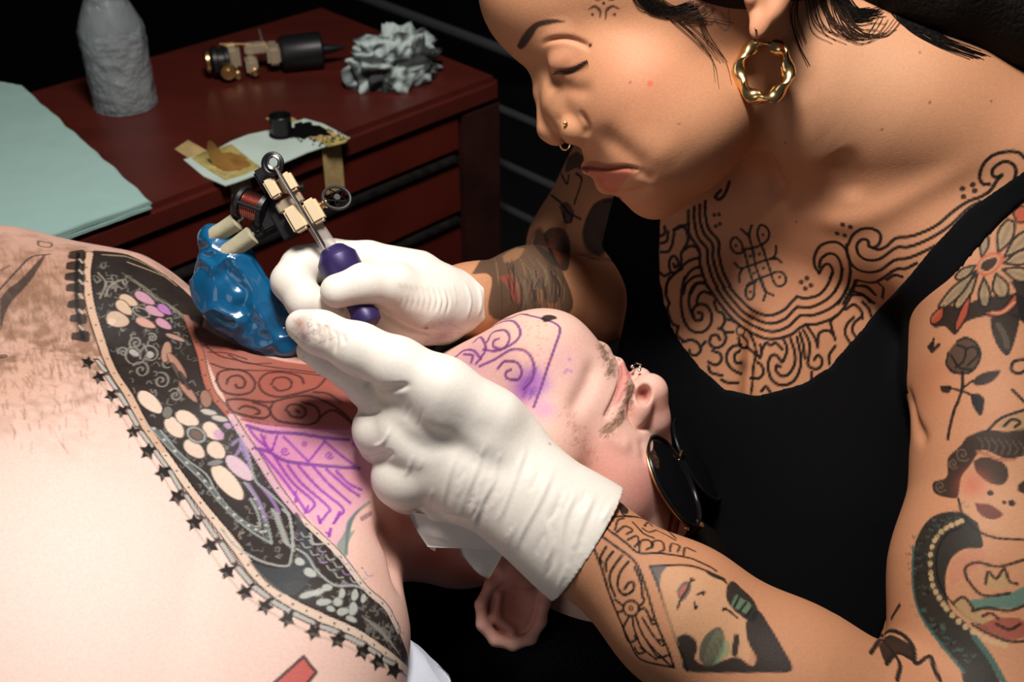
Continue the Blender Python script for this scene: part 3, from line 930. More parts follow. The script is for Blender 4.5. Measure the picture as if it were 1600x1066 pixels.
W_(zB, [(265, 60), (242, 180), (250, 320), (300, 420), (380, 442), (440, 395), (452, 320), (415, 255), (355, 250), (322, 295), (338, 355), (380, 355), (388, 315), (360, 305)],
   [(410, 100), (340, 105), (302, 170), (298, 260), (325, 335)], [(445, 175), (395, 160), (358, 195), (352, 250)], [(160, 60), (140, 110), (135, 180), (160, 240)], [(160, 240), (148, 290), (180, 380), (222, 400)],
   [(222, 400), (212, 460), (262, 505)], [(250, 510), (310, 495), (360, 520), (375, 570), (340, 602), (302, 590), (300, 565)], [(375, 545), (410, 508)],
   [(510, 492), (490, 460), (450, 470), (440, 520), (480, 550), (530, 530), (552, 480), (530, 425), (500, 415)], [(470, 230), (490, 290), (530, 312), (545, 360), (520, 412)], [(545, 440), (600, 440)], [(560, 350), (620, 370), (650, 400)],
   [(640, 480), (652, 540), (692, 550), (702, 510), (670, 470)], [(460, 570), (512, 592), (518, 640), (480, 670), (430, 648)], [(430, 680), (450, 722), (525, 742)], [(520, 770), (560, 790), (640, 792)],
   [(660, 530), (600, 540), (560, 590), (560, 650), (600, 702), (660, 732)], [(650, 570), (612, 600), (620, 650), (662, 652)], [(700, 545), (755, 600), (742, 680), (735, 800), (725, 870)], [(720, 450), (750, 520), (765, 580), (790, 620), (800, 560), (790, 530)],
   [(770, 650), (800, 672), (812, 722), (782, 760), (722, 762)], [(940, 650), (900, 600), (862, 612), (845, 680), (870, 770), (940, 810), (1020, 782), (1065, 700), (1070, 600), (1045, 475)],
   [(1000, 485), (1030, 580), (1030, 660), (990, 730), (940, 746), (902, 710), (905, 672), (930, 682)], [(955, 495), (978, 560), (952, 640)], [(1065, 445), (1090, 530), (1100, 622)],
   [(1090, 425), (1130, 510), (1130, 600), (1120, 660), (1150, 692), (1200, 690), (1222, 640), (1192, 600), (1165, 632)], [(1120, 405), (1170, 480), (1190, 545)], [(800, 570), (830, 515), (860, 532), (900, 518), (945, 560)],
   [(1310, 492), (1290, 420), (1280, 370), (1312, 330)], [(1190, 530), (1200, 450), (1260, 430), (1302, 462)], [(1310, 540), (1270, 600), (1270, 662)], [(1440, 338), (1392, 390), (1380, 450), (1412, 512)],
   [(1485, 340), (1442, 380), (1430, 430), (1452, 470)], [(1385, 282), (1440, 250), (1490, 290), (1502, 345)], [(1450, 120), (1530, 120), (1592, 182)], [(1430, 180), (1510, 190), (1580, 240)], [(1500, 230), (1545, 280), (1560, 330)],
   [(1145, 720), (1150, 775)], [(800, 850), (830, 820), (862, 862)])
wm.ink([(1157 + 6.5 * math.cos(a), 517 + 7 * math.sin(a)) for a in np.linspace(0, 6.28, 14)], 3.6, INK, 0.9)
wm.glow(1160, 572, 12, INK, 0.6)
W_(zA, [(690, 130), (670, 190), (640, 250), (600, 275), (575, 250), (620, 200)], w=6)

# ---- woman: near upper arm
def fillw(z, pts, c, op=0.95, **k): wm.fill(z(*pts), c, op, **k)
GREY = (0.16, 0.13, 0.09); RED = (0.40, 0.07, 0.035); OLD = (0.011, 0.009, 0.008)
fillw(zD, [(170, 640), (250, 560), (330, 560), (420, 520), (600, 500), (640, 560), (640, 640), (540, 600), (430, 610), (340, 640), (290, 700), (240, 660), (190, 665)], OLD, 0.96)
fillw(zD, [(560, 440), (640, 440), (640, 640), (600, 600), (590, 500)], OLD, 0.96)
pet = [((500, 300), (560, 150), 38), ((530, 320), (660, 200), 34), ((525, 350), (680, 300), 34), ((520, 380), (660, 420), 34), ((490, 400), (525, 510), 38), ((430, 420), (435, 555), 28), ((400, 400), (300, 560), 26), ((395, 385), (225, 560), 26), ((390, 360), (300, 420), 22), ((420, 320), (440, 220), 20)]
for (ax_, ay_), (bx_, by_), w_ in pet:
    dx, dy = bx_ - ax_, by_ - ay_; L_ = math.hypot(dx, dy); nx, ny = -dy / L_, dx / L_
    P_ = [(ax_, ay_), (ax_ + dx * .55 + nx * w_, ay_ + dy * .55 + ny * w_), (bx_ + nx * w_ * .6, by_ + ny * w_ * .6), (bx_ + dx * .06, by_ + dy * .06), (bx_ - nx * w_ * .6, by_ - ny * w_ * .6), (ax_ + dx * .55 - nx * w_, ay_ + dy * .55 - ny * w_)]
    fillw(zD, P_, (0.30, 0.22, 0.12), 0.75); wm.ink(zD(*P_), 4, OLD, 0.96, closed=True); wm.ink(zD((ax_ + dx * .3, ay_ + dy * .3), (ax_ + dx * .85, ay_ + dy * .85)), 6, GREY, 0.5)
for P_ in ([(570, 100), (610, 70), (660, 80), (660, 130), (600, 150)], [(430, 585), (520, 570), (585, 500), (585, 560), (520, 605), (450, 605)], [(365, 500), (350, 600), (300, 680), (290, 650), (320, 570)], [(235, 560), (225, 620), (180, 650), (170, 620), (200, 580)]):
    fillw(zD, P_, RED, 0.85); wm.ink(zD(*P_), 3.2, OLD, 0.96, closed=True)
wm.ink(zD((470, 590), (520, 590), (580, 540)), 3, (0.5, 0.30, 0.16), 0.8)
fillw(zD, [(395, 390), (400, 345), (450, 300), (510, 300), (530, 330), (490, 390), (430, 415)], RED, 0.7)
fillw(zD, [(408, 378), (420, 345), (460, 325), (495, 325), (490, 355), (450, 388)], INK, 0.92); wm.ink(zD((408, 382), (420, 342), (465, 320), (500, 322), (492, 358), (450, 392)), 2.6, (0.45, 0.27, 0.14), 0.8, closed=True)
fillw(zD, [(462, 620), (530, 600), (600, 610), (590, 700), (550, 800), (500, 760), (468, 680)], OLD, 0.96); wm.ink(zD((500, 650), (530, 700), (545, 760)), 8, (0.12, 0.09, 0.06), 0.5)
wm.ink(zD((160, 760), (180, 740), (175, 780), (210, 750)), 7, OLD, 0.96); wm.ink(zD((165, 770), (185, 720)), 5, OLD, 0.96)
fillw(zD, [(250, 790), (300, 730), (350, 715), (400, 745), (415, 800), (370, 880), (280, 890), (250, 850)], (0.04, 0.028, 0.02), 0.9)
W_(zD, [(300, 750), (340, 770), (330, 830), (290, 860)], [(340, 770), (385, 760), (400, 800), (350, 850)], [(270, 800), (310, 860), (370, 870)], [(255, 790), (248, 850), (300, 888), (370, 880), (412, 810), (395, 745), (345, 715), (300, 730)], w=3.6, c=OLD)
W_(zD, [(325, 885), (325, 950), (310, 1010), (285, 1070), (262, 1160), (255, 1210)], w=5.5, c=OLD); W_(zD, [(330, 960), (375, 925)], [(325, 975), (380, 1000)], [(320, 975), (240, 955)], w=4, c=OLD)
fillw(zD, [(370, 930), (420, 890), (510, 875), (470, 930), (400, 950)], OLD, 0.96); fillw(zD, [(365, 990), (410, 990), (430, 1040), (415, 1090), (375, 1040)], OLD, 0.96); fillw(zD, [(215, 950), (270, 950), (260, 985), (225, 980)], OLD, 0.96)
W_(zD, [(640, 820), (580, 830), (565, 870), (600, 890), (640, 870)], [(570, 970), (630, 1030)], w=5, c=OLD)
fillw(zE, [(375, 0), (420, 0), (425, 30), (412, 72), (385, 40)], OLD, 0.96)
# portrait head and dragon
fillw(zE, [(330, 400), (340, 300), (400, 240), (480, 230), (574, 220), (600, 520), (540, 530), (440, 500), (360, 460)], (0.50, 0.27, 0.15), 0.55)
HAIR = (0.018, 0.012, 0.009)
fillw(zE, [(360, 150), (430, 125), (520, 130), (600, 110), (600, 200), (560, 225), (500, 230), (430, 200), (400, 215), (370, 260), (340, 300), (325, 375), (280, 375), (240, 360), (235, 320), (285, 300), (290, 230), (330, 190)], HAIR, 0.96)
fillw(zE, [(385, 240), (430, 225), (500, 250), (515, 300), (490, 330), (440, 320), (395, 280)], (0.024, 0.017, 0.012), 0.95)
for c_, r_ in (((345, 215), 28), ((262, 335), 22), ((310, 250), 20)):
    q = zE(c_)[0]; wm.ink(spiral(q[0], q[1], r_ * 0.418, 1.4, 40), 2.4, (0.14, 0.10, 0.07), 0.7)
for k in range(7): W_(zE, [(400 + k * 26, 150 + k * 3), (420 + k * 26, 175 + k * 4), (410 + k * 26, 215)], w=1.8, c=(0.13, 0.10, 0.07), op=0.6)
fillw(zE, [(470, 110), (510, 80), (600, 50), (600, 115), (520, 125)], (0.30, 0.19, 0.09), 0.7); W_(zE, [(440, 125), (490, 80), (580, 48)], [(500, 110), (530, 85), (560, 95), (540, 115)], w=4.5, c=OLD)
q = zE((385, 330))[0]; wm.glow(q[0], q[1], 20, (0.45, 0.09, 0.05), 0.65)
fillw(zE, [(388, 398), (420, 400), (450, 405), (495, 440), (455, 460), (410, 440)], (0.10, 0.02, 0.018), 0.9)
W_(zE, [(328, 380), (345, 440), (400, 500), (470, 528), (574, 535)], w=3.6, c=OLD); W_(zE, [(400, 205), (430, 215), (480, 235), (540, 235)], w=4, c=(0.35, 0.12, 0.07))
for x, y, r in ((448, 360, 4.5), (500, 395, 3), (528, 398, 5)): q = zE((x, y))[0]; wm.dot(q[0], q[1], r, HAIR, 0.96)
fillw(zE, [(550, 330), (600, 300), (600, 360), (555, 355)], HAIR, 0.96)
DR = (0.008, 0.013, 0.012)
body = [(400, 470), (330, 430), (230, 450), (170, 540), (160, 680), (180, 800), (240, 900), (330, 1000), (360, 1080), (480, 1080), (430, 960), (370, 860), (300, 790), (280, 690), (300, 610), (350, 570), (420, 560)]
fillw(zE, body, DR, 0.96, rough=True)
fillw(zE, [(345, 580), (420, 570), (420, 620), (340, 680), (300, 700), (300, 630)], (0.45, 0.19, 0.11), 0.8)
for i in range(26):                                                 # belly scutes
    t = i / 25; L = curve([(340, 465), (270, 500), (228, 570), (228, 680), (262, 760), (330, 840), (420, 900), (500, 930)], 10)
    p_ = L[int(t * (len(L) - 1))]; q = zE(tuple(p_))[0]; wm.dot(q[0], q[1], 4.2, (0.46, 0.32, 0.16), 0.85)
W_(zE, [(340, 490), (285, 515), (250, 580), (250, 670), (285, 745), (350, 815), (440, 870)], w=2.6, c=INK)
rnd = random.Random(3)
for k in range(120):                                                # scales
    L = curve([(330, 440), (215, 500), (180, 620), (190, 760), (260, 880), (370, 980)], 10); p_ = L[rnd.randrange(len(L))]
    q = zE((p_[0] + rnd.gauss(0, 22), p_[1] + rnd.gauss(0, 16)))[0]
    wm.ink([(q[0] - 3, q[1]), (q[0], q[1] + 3), (q[0] + 3, q[1])], 1.6, (0.07, 0.12, 0.10) if k % 2 else INK, 0.6)
W_(zE, [(160, 560), (158, 700), (185, 810), (260, 920), (350, 1030)], w=4, c=(0.035, 0.10, 0.085)); W_(zE, [(390, 900), (450, 980), (500, 1070)], w=8, c=(0.04, 0.10, 0.08))
fillw(zE, [(370, 760), (450, 750), (520, 735), (580, 710), (600, 750), (540, 790), (450, 790), (390, 800)], (0.03, 0.15, 0.12), 0.85)
fillw(zE, [(310, 770), (350, 750), (400, 800), (440, 830), (420, 850), (350, 830)], (0.34, 0.22, 0.10), 0.8); fillw(zE, [(400, 860), (470, 830), (560, 830), (600, 880), (520, 910)], (0.24, 0.05, 0.035), 0.85)
fillw(zE, [(420, 700), (440, 660), (470, 680), (500, 650), (520, 690), (545, 700), (470, 720)], (0.38, 0.25, 0.11), 0.8)
W_(zE, [(360, 680), (355, 640), (400, 620), (480, 635), (574, 610)], [(360, 680), (400, 730), (440, 745), (520, 735)], [(430, 700), (440, 655), (470, 680), (500, 645), (520, 690), (550, 700)], [(380, 800), (440, 790), (520, 800), (600, 770)], [(310, 770), (350, 750), (390, 800)], [(380, 850), (430, 880), (520, 915), (600, 910)],
   [(560, 850), (520, 870), (470, 850)], [(420, 820), (450, 810), (480, 830)], w=4.2, c=INK, op=0.9)
W_(zE, [(0, 960), (60, 880), (120, 890), (160, 940), (170, 1000), (220, 970), (240, 1020), (260, 1060)], [(40, 900), (80, 950), (110, 1000), (100, 1060)], [(60, 1000), (100, 960), (160, 980)], [(110, 780), (80, 830)], w=6.5, c=OLD)
fillw(zE, [(30, 930), (70, 890), (150, 930), (160, 990), (100, 960), (60, 1000)], OLD, 0.96)

# ---- woman: forearm
W_(zG, [(200, 330), (260, 480), (310, 640), (400, 850), (450, 940), (520, 970), (630, 992)], [(232, 300), (330, 370), (430, 450), (480, 560), (540, 760), (600, 900), (632, 992)],
   [(262, 262), (380, 350), (450, 405), (560, 408), (700, 430), (800, 470), (850, 500)], [(280, 235), (350, 220), (450, 225), (560, 260), (640, 330)], [(370, 130), (355, 160), (360, 190), (380, 215), (450, 225)],
   [(510, 475), (600, 470), (700, 470), (780, 490), (860, 530), (900, 560)], [(510, 475), (560, 600), (620, 790), (680, 950), (700, 1010)], w=3.6)
W_(zG, [(240, 345), (225, 375)], [(285, 375), (255, 430), (262, 455)], [(320, 400), (285, 450), (285, 500)], [(365, 420), (310, 500), (305, 560), (330, 625)],
   [(400, 450), (355, 510), (345, 580), (375, 620), (420, 600), (425, 560), (400, 560), (380, 590)], [(430, 480), (450, 520), (465, 570), (470, 620)], w=4.0)
q = zG((412, 690))[0]; wm.ink([(q[0] + 12 * math.cos(a), q[1] + 12 * math.sin(a)) for a in np.linspace(0, 6.28, 18)], 3.8, INK, 0.9); wm.dot(q[0], q[1], 4, INK, 0.9); wm.dot(q[0], q[1], 1.6, SK_W, 0.9)
W_(zG, [(370, 675), (330, 645)], [(375, 700), (345, 710)], [(400, 735), (375, 790), (400, 860), (435, 850), (430, 830)], [(420, 735), (430, 800), (470, 890), (540, 950)], [(435, 730), (470, 820), (520, 890), (590, 960), (620, 985)],
   [(450, 700), (480, 690), (500, 720), (520, 770), (540, 760), (520, 745)], [(455, 680), (480, 650), (470, 630)], [(470, 740), (520, 820), (570, 880), (580, 860), (545, 850)], [(430, 890), (450, 920), (480, 910), (460, 890)], [(500, 870), (550, 940), (600, 930)], w=3.6)
W_(zG, [(330, 290), (345, 240), (375, 230)], [(340, 300), (380, 270), (420, 290), (390, 310)], [(395, 340), (440, 320), (450, 350), (430, 375)], [(470, 280), (500, 300), (540, 290)], [(455, 400), (460, 350), (500, 340), (520, 370), (490, 390)],
   [(520, 380), (530, 345), (570, 350), (580, 390), (555, 400)], [(480, 270), (500, 250), (520, 270)], [(540, 290), (600, 320), (640, 340)], [(610, 400), (620, 360), (660, 370), (650, 400)], [(680, 420), (690, 380), (740, 400)], [(420, 250), (450, 280), (480, 310), (530, 330)], w=3.4)
fillw(zG, [(370, 130), (355, 160), (362, 195), (385, 210), (400, 190), (380, 160)], OLD, 0.96)
DK = (0.012, 0.012, 0.012); SK_L = (0.56, 0.33, 0.18)
fillw(zG, [(560, 520), (600, 480), (700, 480), (860, 540), (920, 600), (1050, 700), (1020, 800), (1000, 980), (760, 960), (640, 860), (570, 640)], SK_L, 0.5)
fillw(zG, [(512, 478), (590, 474), (565, 520), (555, 590), (530, 530)], (0.05, 0.07, 0.075), 0.85)
fillw(zG, [(645, 840), (690, 820), (740, 850), (750, 900), (740, 950), (800, 980), (900, 950), (960, 940), (1030, 985), (1050, 940), (1010, 860), (1000, 760), (1060, 700), (1120, 780), (1180, 880), (1235, 1005), (1100, 1018), (900, 1020), (700, 1010), (670, 940)], DK, 0.96)
fillw(zG, [(790, 500), (860, 520), (900, 545), (870, 545), (820, 525)], DK, 0.96)
fillw(zG, [(900, 580), (930, 550), (980, 590), (1040, 650), (1060, 710), (1040, 760), (990, 740), (930, 690), (900, 640)], DK, 0.96)
fillw(zG, [(920, 680), (950, 620), (980, 640), (1025, 670), (1010, 720), (970, 700)], (0.13, 0.19, 0.12), 0.75); W_(zG, [(940, 680), (965, 630)], [(970, 700), (1000, 660)], [(1000, 730), (1030, 690)], w=3.5)
fillw(zG, [(760, 950), (765, 880), (800, 820), (860, 785), (890, 830), (885, 900), (850, 970), (800, 990)], (0.045, 0.06, 0.042), 0.9)
fillw(zG, [(830, 980), (870, 900), (890, 850), (920, 880), (900, 940)], (0.16, 0.24, 0.13), 0.7)
for k in range(6): W_(zG, [(790 + k * 18, 960 - k * 8), (810 + k * 14, 880 - k * 6), (850 + k * 6, 800 + k * 4)], w=1.8, c=(0.16, 0.17, 0.10), op=0.6)
fillw(zG, [(940, 820), (965, 830), (960, 900), (950, 935), (925, 920)], DK, 0.96)
fillw(zG, [(645, 600), (680, 555), (715, 560), (715, 600), (680, 650), (655, 635)], (0.05, 0.05, 0.055), 0.85); fillw(zG, [(655, 612), (680, 575), (705, 575), (690, 610), (668, 632)], (0.40, 0.10, 0.075), 0.9)
W_(zG, [(650, 690), (668, 640), (700, 590), (722, 535)], [(715, 550), (735, 545)], [(750, 620), (785, 605), (780, 620)], [(735, 660), (740, 690), (750, 680)], [(885, 690), (910, 700), (955, 738)], [(900, 690), (880, 700)], w=3.2)

# ---- woman: far arm
for P_, c_, o_ in (([(700, 420), (740, 350), (820, 315), (890, 330), (880, 500), (780, 640), (740, 680), (690, 590), (675, 500)], (0.010, 0.012, 0.016), .9), ([(455, 520), (500, 485), (570, 490), (605, 560), (600, 700), (560, 720), (500, 640)], (0.012, 0.012, 0.014), .85),
                   ([(545, 360), (590, 340), (630, 400), (600, 450), (570, 430)], (0.02, 0.02, 0.022), .8), ([(590, 90), (650, 60), (680, 120), (620, 160), (580, 170)], (0.015, 0.016, 0.02), .8), ([(700, 230), (760, 220), (775, 280), (740, 285)], (0.015, 0.016, 0.02), .8),
                   ([(390, 520), (450, 490), (520, 640), (520, 700), (420, 600)], (0.012, 0.012, 0.014), .8)):
    fillw(zF, P_, c_, o_, depth=90)
fillw(zF, [(480, 500), (510, 495), (560, 640), (545, 680), (500, 590)], (0.20, 0.05, 0.025), 0.8)
W_(zF, [(550, 170), (590, 240), (600, 190)], [(640, 180), (670, 220), (630, 350)], [(670, 220), (700, 170)], [(500, 300), (560, 350), (600, 400), (665, 435)], [(570, 400), (580, 450), (610, 450), (620, 410)], [(800, 340), (860, 330), (880, 370), (820, 400)], w=4.5, c=(0.015, 0.016, 0.02))
base, ba = wm.inside(zF((60, 740), (150, 620), (330, 560), (460, 600), (560, 720), (600, 960), (180, 990), (170, 760)), depth=120)
if len(base): wm.mix(base, ba * 0.85, (0.035, 0.028, 0.02))
rnd = random.Random(8)
fillw(zF, [(230, 640), (290, 600), (350, 600), (320, 650), (250, 680)], (0.30, 0.15, 0.07), 0.6, depth=120); fillw(zF, [(200, 760), (280, 740), (330, 800), (330, 900), (290, 880), (250, 800)], (0.26, 0.06, 0.04), 0.7, depth=120)
fillw(zF, [(400, 800), (450, 830), (490, 900), (540, 900), (545, 950), (460, 950)], (0.26, 0.12, 0.055), 0.7, depth=120)
for k in range(46):
    a = rnd.uniform(0, 1); x = 170 + 380 * a; y = 640 + rnd.uniform(0, 120)
    W_(zF, [(x, y), (x + rnd.uniform(10, 60), y + 90), (x + rnd.uniform(10, 50), y + rnd.uniform(150, 300))], w=rnd.choice((1.6, 2.4, 3)), c=rnd.choice(((0.20, 0.13, 0.07), (0.01, 0.01, 0.01), (0.01, 0.01, 0.01), (0.12, 0.10, 0.07))), op=0.7, taper=True)

# ---- man: skin
m1 = zoomed(0, 340, 0.24390); m2 = zoomed(80, 370, 0.28143); m3 = zoomed(180, 560, 0.28143); m4 = zoomed(290, 520, 0.31884); m5 = zoomed(340, 780, 0.26836)
def MI(z, *lines, w=4.4, c=INK, op=0.96, **k):
    for l in lines: mm.ink(z(*l), w, c, op, **k)
def MF(z, pts, c, op=0.9, **k): mm.fill(z(*pts), c, op, **k)
for x, y, r, c, o in [(140, 900, 300, (0.82, 0.67, 0.60), .85), (100, 470, 140, (0.42, 0.24, 0.16), .75), (30, 420, 130, (0.36, 0.20, 0.135), .7), (10, 600, 110, (0.50, 0.27, 0.17), .5), (240, 460, 90, (0.40, 0.25, 0.17), .6), (430, 600, 70, (0.42, 0.085, 0.05), .85), (510, 600, 60, (0.40, 0.085, 0.05), .85), (350, 545, 40, (0.45, 0.12, 0.07), .7), (560, 640, 50, (0.40, 0.09, 0.05), .8),  # far shoulder: hair tone plus painted shade; near chest: painted brightness
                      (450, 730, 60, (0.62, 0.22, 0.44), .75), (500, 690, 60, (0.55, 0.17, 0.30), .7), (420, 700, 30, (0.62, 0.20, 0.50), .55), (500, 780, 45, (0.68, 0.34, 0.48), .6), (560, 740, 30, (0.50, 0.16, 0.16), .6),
                      (680, 870, 70, (0.38, 0.085, 0.05), .9), (620, 820, 40, (0.40, 0.10, 0.06), .8), (740, 900, 50, (0.30, 0.07, 0.045), .85), (800, 950, 60, (0.46, 0.13, 0.085), .85), (820, 890, 40, (0.26, 0.06, 0.04), .8),  # shade on the side of the neck and the ear, painted dark red
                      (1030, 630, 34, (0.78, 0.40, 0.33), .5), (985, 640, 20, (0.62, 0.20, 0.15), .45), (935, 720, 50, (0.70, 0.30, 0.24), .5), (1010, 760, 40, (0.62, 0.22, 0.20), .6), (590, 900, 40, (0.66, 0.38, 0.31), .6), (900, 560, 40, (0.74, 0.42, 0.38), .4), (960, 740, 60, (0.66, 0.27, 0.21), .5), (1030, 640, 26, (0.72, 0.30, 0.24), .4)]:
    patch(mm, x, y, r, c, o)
# chest hair: brown mottling over far side of the chest
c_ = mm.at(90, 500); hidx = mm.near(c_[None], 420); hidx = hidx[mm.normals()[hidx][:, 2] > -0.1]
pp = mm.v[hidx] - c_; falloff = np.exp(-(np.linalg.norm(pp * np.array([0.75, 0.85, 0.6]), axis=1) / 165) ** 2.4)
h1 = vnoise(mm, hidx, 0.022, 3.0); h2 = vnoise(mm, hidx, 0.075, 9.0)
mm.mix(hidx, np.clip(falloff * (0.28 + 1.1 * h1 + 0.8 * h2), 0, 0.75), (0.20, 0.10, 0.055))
_rh = random.Random(77)
for _ in range(900):
    x = _rh.gauss(70, 85); y = _rh.gauss(490, 85)
    if x < -30 or y > 700 or y < 385 + x * 0.1: continue
    a_ = _rh.gauss(1.35, 0.35); l_ = _rh.uniform(8, 20)
    mm.ink([(x, y), (x + l_ * math.cos(a_), y + l_ * math.sin(a_))], _rh.uniform(1.6, 3), (0.16, 0.075, 0.04), _rh.uniform(0.15, 0.4))
# lips, brows of stubble
MF(zm5 := z5, [(792, 285), (812, 310), (825, 335), (802, 370), (786, 420), (760, 455), (738, 470), (745, 440), (752, 400), (768, 345), (770, 290)], (0.60, 0.20, 0.18), 0.75, depth=50)
mm.ink(z5((752, 240), (772, 292), (774, 345), (750, 420), (710, 508)), 3, (0.25, 0.06, 0.05), 0.7)
rnd = random.Random(21)
def stubble(line, spread, n, c, w=1.5, ln=6):
    L = curve(line, 10)
    for _ in range(n):
        p_ = L[rnd.randrange(len(L))]; q = z5((p_[0] + rnd.gauss(0, spread), p_[1] + rnd.gauss(0, spread)))[0]; a = rnd.uniform(-0.5, 0.5) + 2.4
        mm.ink([q, (q[0] + ln * math.cos(a), q[1] + ln * math.sin(a))], w, c, 0.55)
stubble([(815, 350), (812, 420), (790, 490), (740, 545), (710, 575)], 11, 330, (0.20, 0.11, 0.06))
stubble([(820, 360), (810, 430), (785, 490)], 7, 120, (0.10, 0.05, 0.03))
stubble([(690, 200), (715, 250), (740, 300), (738, 330)], 10, 200, (0.20, 0.12, 0.08))
stubble([(560, 500), (600, 590), (660, 680)], 24, 60, (0.45, 0.16, 0.10), w=1.3)
mm.glow(1006, 617, 11, (0.20, 0.025, 0.015), 0.95)
for p_ in ((560, 270), (550, 315), (540, 325), (565, 320)): q = z5(p_)[0]; mm.dot(q[0], q[1], 3, (0.35, 0.12, 0.42), 0.6)
# jaw stencil
PU = (0.13, 0.025, 0.16)
def PI_(z, *l, w=4.6, op=0.92, c=PU): MI(z, *l, w=w, c=c, op=op)
for x, y, r, c, o in [(740, 560, 45, (0.36, 0.15, 0.25), .6), (790, 560, 40, (0.55, 0.28, 0.30), .4), (820, 608, 26, (0.24, 0.06, 0.36), .9), (832, 590, 18, (0.28, 0.08, 0.36), .8), (845, 600, 16, (0.35, 0.12, 0.42), .7), (850, 640, 18, (0.50, 0.22, 0.45), .6), (845, 530, 24, (0.66, 0.42, 0.30), .5), (870, 560, 30, (0.66, 0.36, 0.42), .4)]:
    patch(mm, x, y, r, c, o)
PI_(z5, [(375, 85), (440, 100), (500, 122), (520, 150), (500, 215), (470, 300), (440, 390), (410, 470)], w=4.4)
PI_(z5, [(215, 200), (240, 160), (290, 150), (310, 185), (285, 225), (245, 220), (245, 195), (265, 185)], [(170, 290), (210, 230), (190, 180), (160, 200)], [(200, 230), (260, 235), (330, 200), (355, 160), (330, 115), (280, 115), (200, 150)],
    [(185, 300), (250, 270), (320, 230), (380, 240), (410, 290), (405, 350), (370, 395)], [(260, 310), (290, 280), (340, 285), (360, 320), (345, 355), (300, 350), (295, 325), (315, 315)], [(120, 250), (155, 255), (150, 285)], [(250, 110), (310, 100), (350, 85), (380, 85)], [(80, 265), (120, 235), (160, 235), (190, 270)])
mm.fill(z5((440, 100), (455, 88), (490, 88), (508, 100), (480, 110), (455, 116)), INK, 0.95)
for _ in range(46):
    q = z5((rnd.uniform(360, 480), rnd.uniform(110, 310)))[0]; mm.dot(q[0], q[1], rnd.uniform(1, 2.6), (0.62, 0.16, 0.07), 0.35)
for _ in range(30):
    q = z5((rnd.uniform(370, 440), rnd.uniform(300, 420)))[0]; mm.ink([q, (q[0] - 5, q[1] + 9)], 2.5, (0.16, 0.05, 0.28), 0.4)

# ---- man: collar
BK = (0.009, 0.008, 0.008); DG = (0.075, 0.075, 0.070); LG = (0.34, 0.34, 0.30); SKN = (0.60, 0.40, 0.28)
s1 = [(140, 396), (136, 418), (136, 440), (141, 475), (150, 508), (173, 573), (201, 618), (226, 665), (259, 712), (304, 774), (349, 830), (371, 858), (402, 900), (447, 938), (501, 965), (555, 989), (603, 1021), (640, 1052)]
s2 = [(291, 494), (303, 525), (313, 553), (328, 609), (361, 651), (380, 682), (399, 709), (433, 763), (473, 813), (501, 839), (533, 871), (571, 920), (603, 949), (622, 985)]
band = [(148, 392), (200, 398), (255, 428), (300, 465), (320, 500)] + s2[1:] + [(632, 1010), (650, 1060)] + s1[::-1]
mm.fill(band, BK, 0.97, n=3, depth=220)
_rb = random.Random(31); Lb = curve(s1, 6); Lr = curve(s2, 8)
for _ in range(420):
    t_ = _rb.random(); a_ = Lb[int(t_ * (len(Lb) - 1))]; b_ = Lr[int(min(1, max(0, (t_ - 0.12) / 0.86)) * (len(Lr) - 1))]
    u_ = _rb.uniform(0.08, 0.94); x, y = a_ * (1 - u_) + b_ * u_; an = _rb.uniform(0, 6.28); ln = _rb.uniform(3, 9)
    mm.ink([(x, y), (x + ln * math.cos(an), y + ln * math.sin(an)), (x + ln * 1.4 * math.cos(an + .8), y + ln * 1.4 * math.sin(an + .8))], _rb.choice((1.5, 2, 3)), _rb.choice(((0.16, 0.15, 0.13), (0.24, 0.20, 0.16), (0.09, 0.09, 0.085), (0.14, 0.15, 0.15))), 0.8, n=2)

mm.ink(s1, 17, INK, 0.92, n=5); mm.ink(s1, 12, SKN, 0.9, n=5); mm.ink(s1[8:], 12, (0.66, 0.52, 0.42), 0.8, n=5)
mm.ink(s2, 14.5, INK, 0.85, n=5); mm.ink(s2[:5], 10, (0.38, 0.12, 0.08), 0.9, n=5); mm.ink(s2[4:9], 10, (0.62, 0.38, 0.44), 0.9, n=5); mm.ink(s2[8:], 10, (0.66, 0.52, 0.44), 0.9, n=5)
for s_, st in ((s1, 5), (s2, 5)):
    L = curve(s_, 5); d_ = 0; last = L[0]
    for p_ in L[1:]:
        d_ += math.hypot(*(p_ - last)); last = p_
        if d_ > 19: mm.dot(p_[0], p_[1], 1.8, BK, 0.85); d_ = 0
# comb teeth and stars on the outer edge
for y, x0, x1 in ((399, 108, 132), (416, 104, 131), (433, 102, 131), (450, 104, 130), (476, 106, 131), (498, 110, 134), (526, 112, 138)):
    mm.fill([(x0, y - 5), (x0 + 8, y - 7), (x1, y - 8), (x1 + 1, y + 8), (x0 + 8, y + 6), (x0 - 1, y + 4)], INK, 0.9, n=3)
mm.ink([(122, 396), (120, 430), (120, 470), (124, 505), (130, 528)], 7, INK, 0.9); 
for y in (408, 425, 441, 463, 487, 512): mm.ink([(124, y - 3), (129, y + 3)], 4, (0.42, 0.38, 0.33), 0.8)
stars = [(137, 567), (155, 590), (174, 618), (190, 643), (208, 675), (231, 706), (255, 739), (277, 777), (304, 817), (329, 853), (355, 893), (383, 926), (414, 948), (449, 968), (490, 988), (528, 1001), (567, 1019), (591, 1035), (616, 1048)]
Lc = curve(s1, 8)
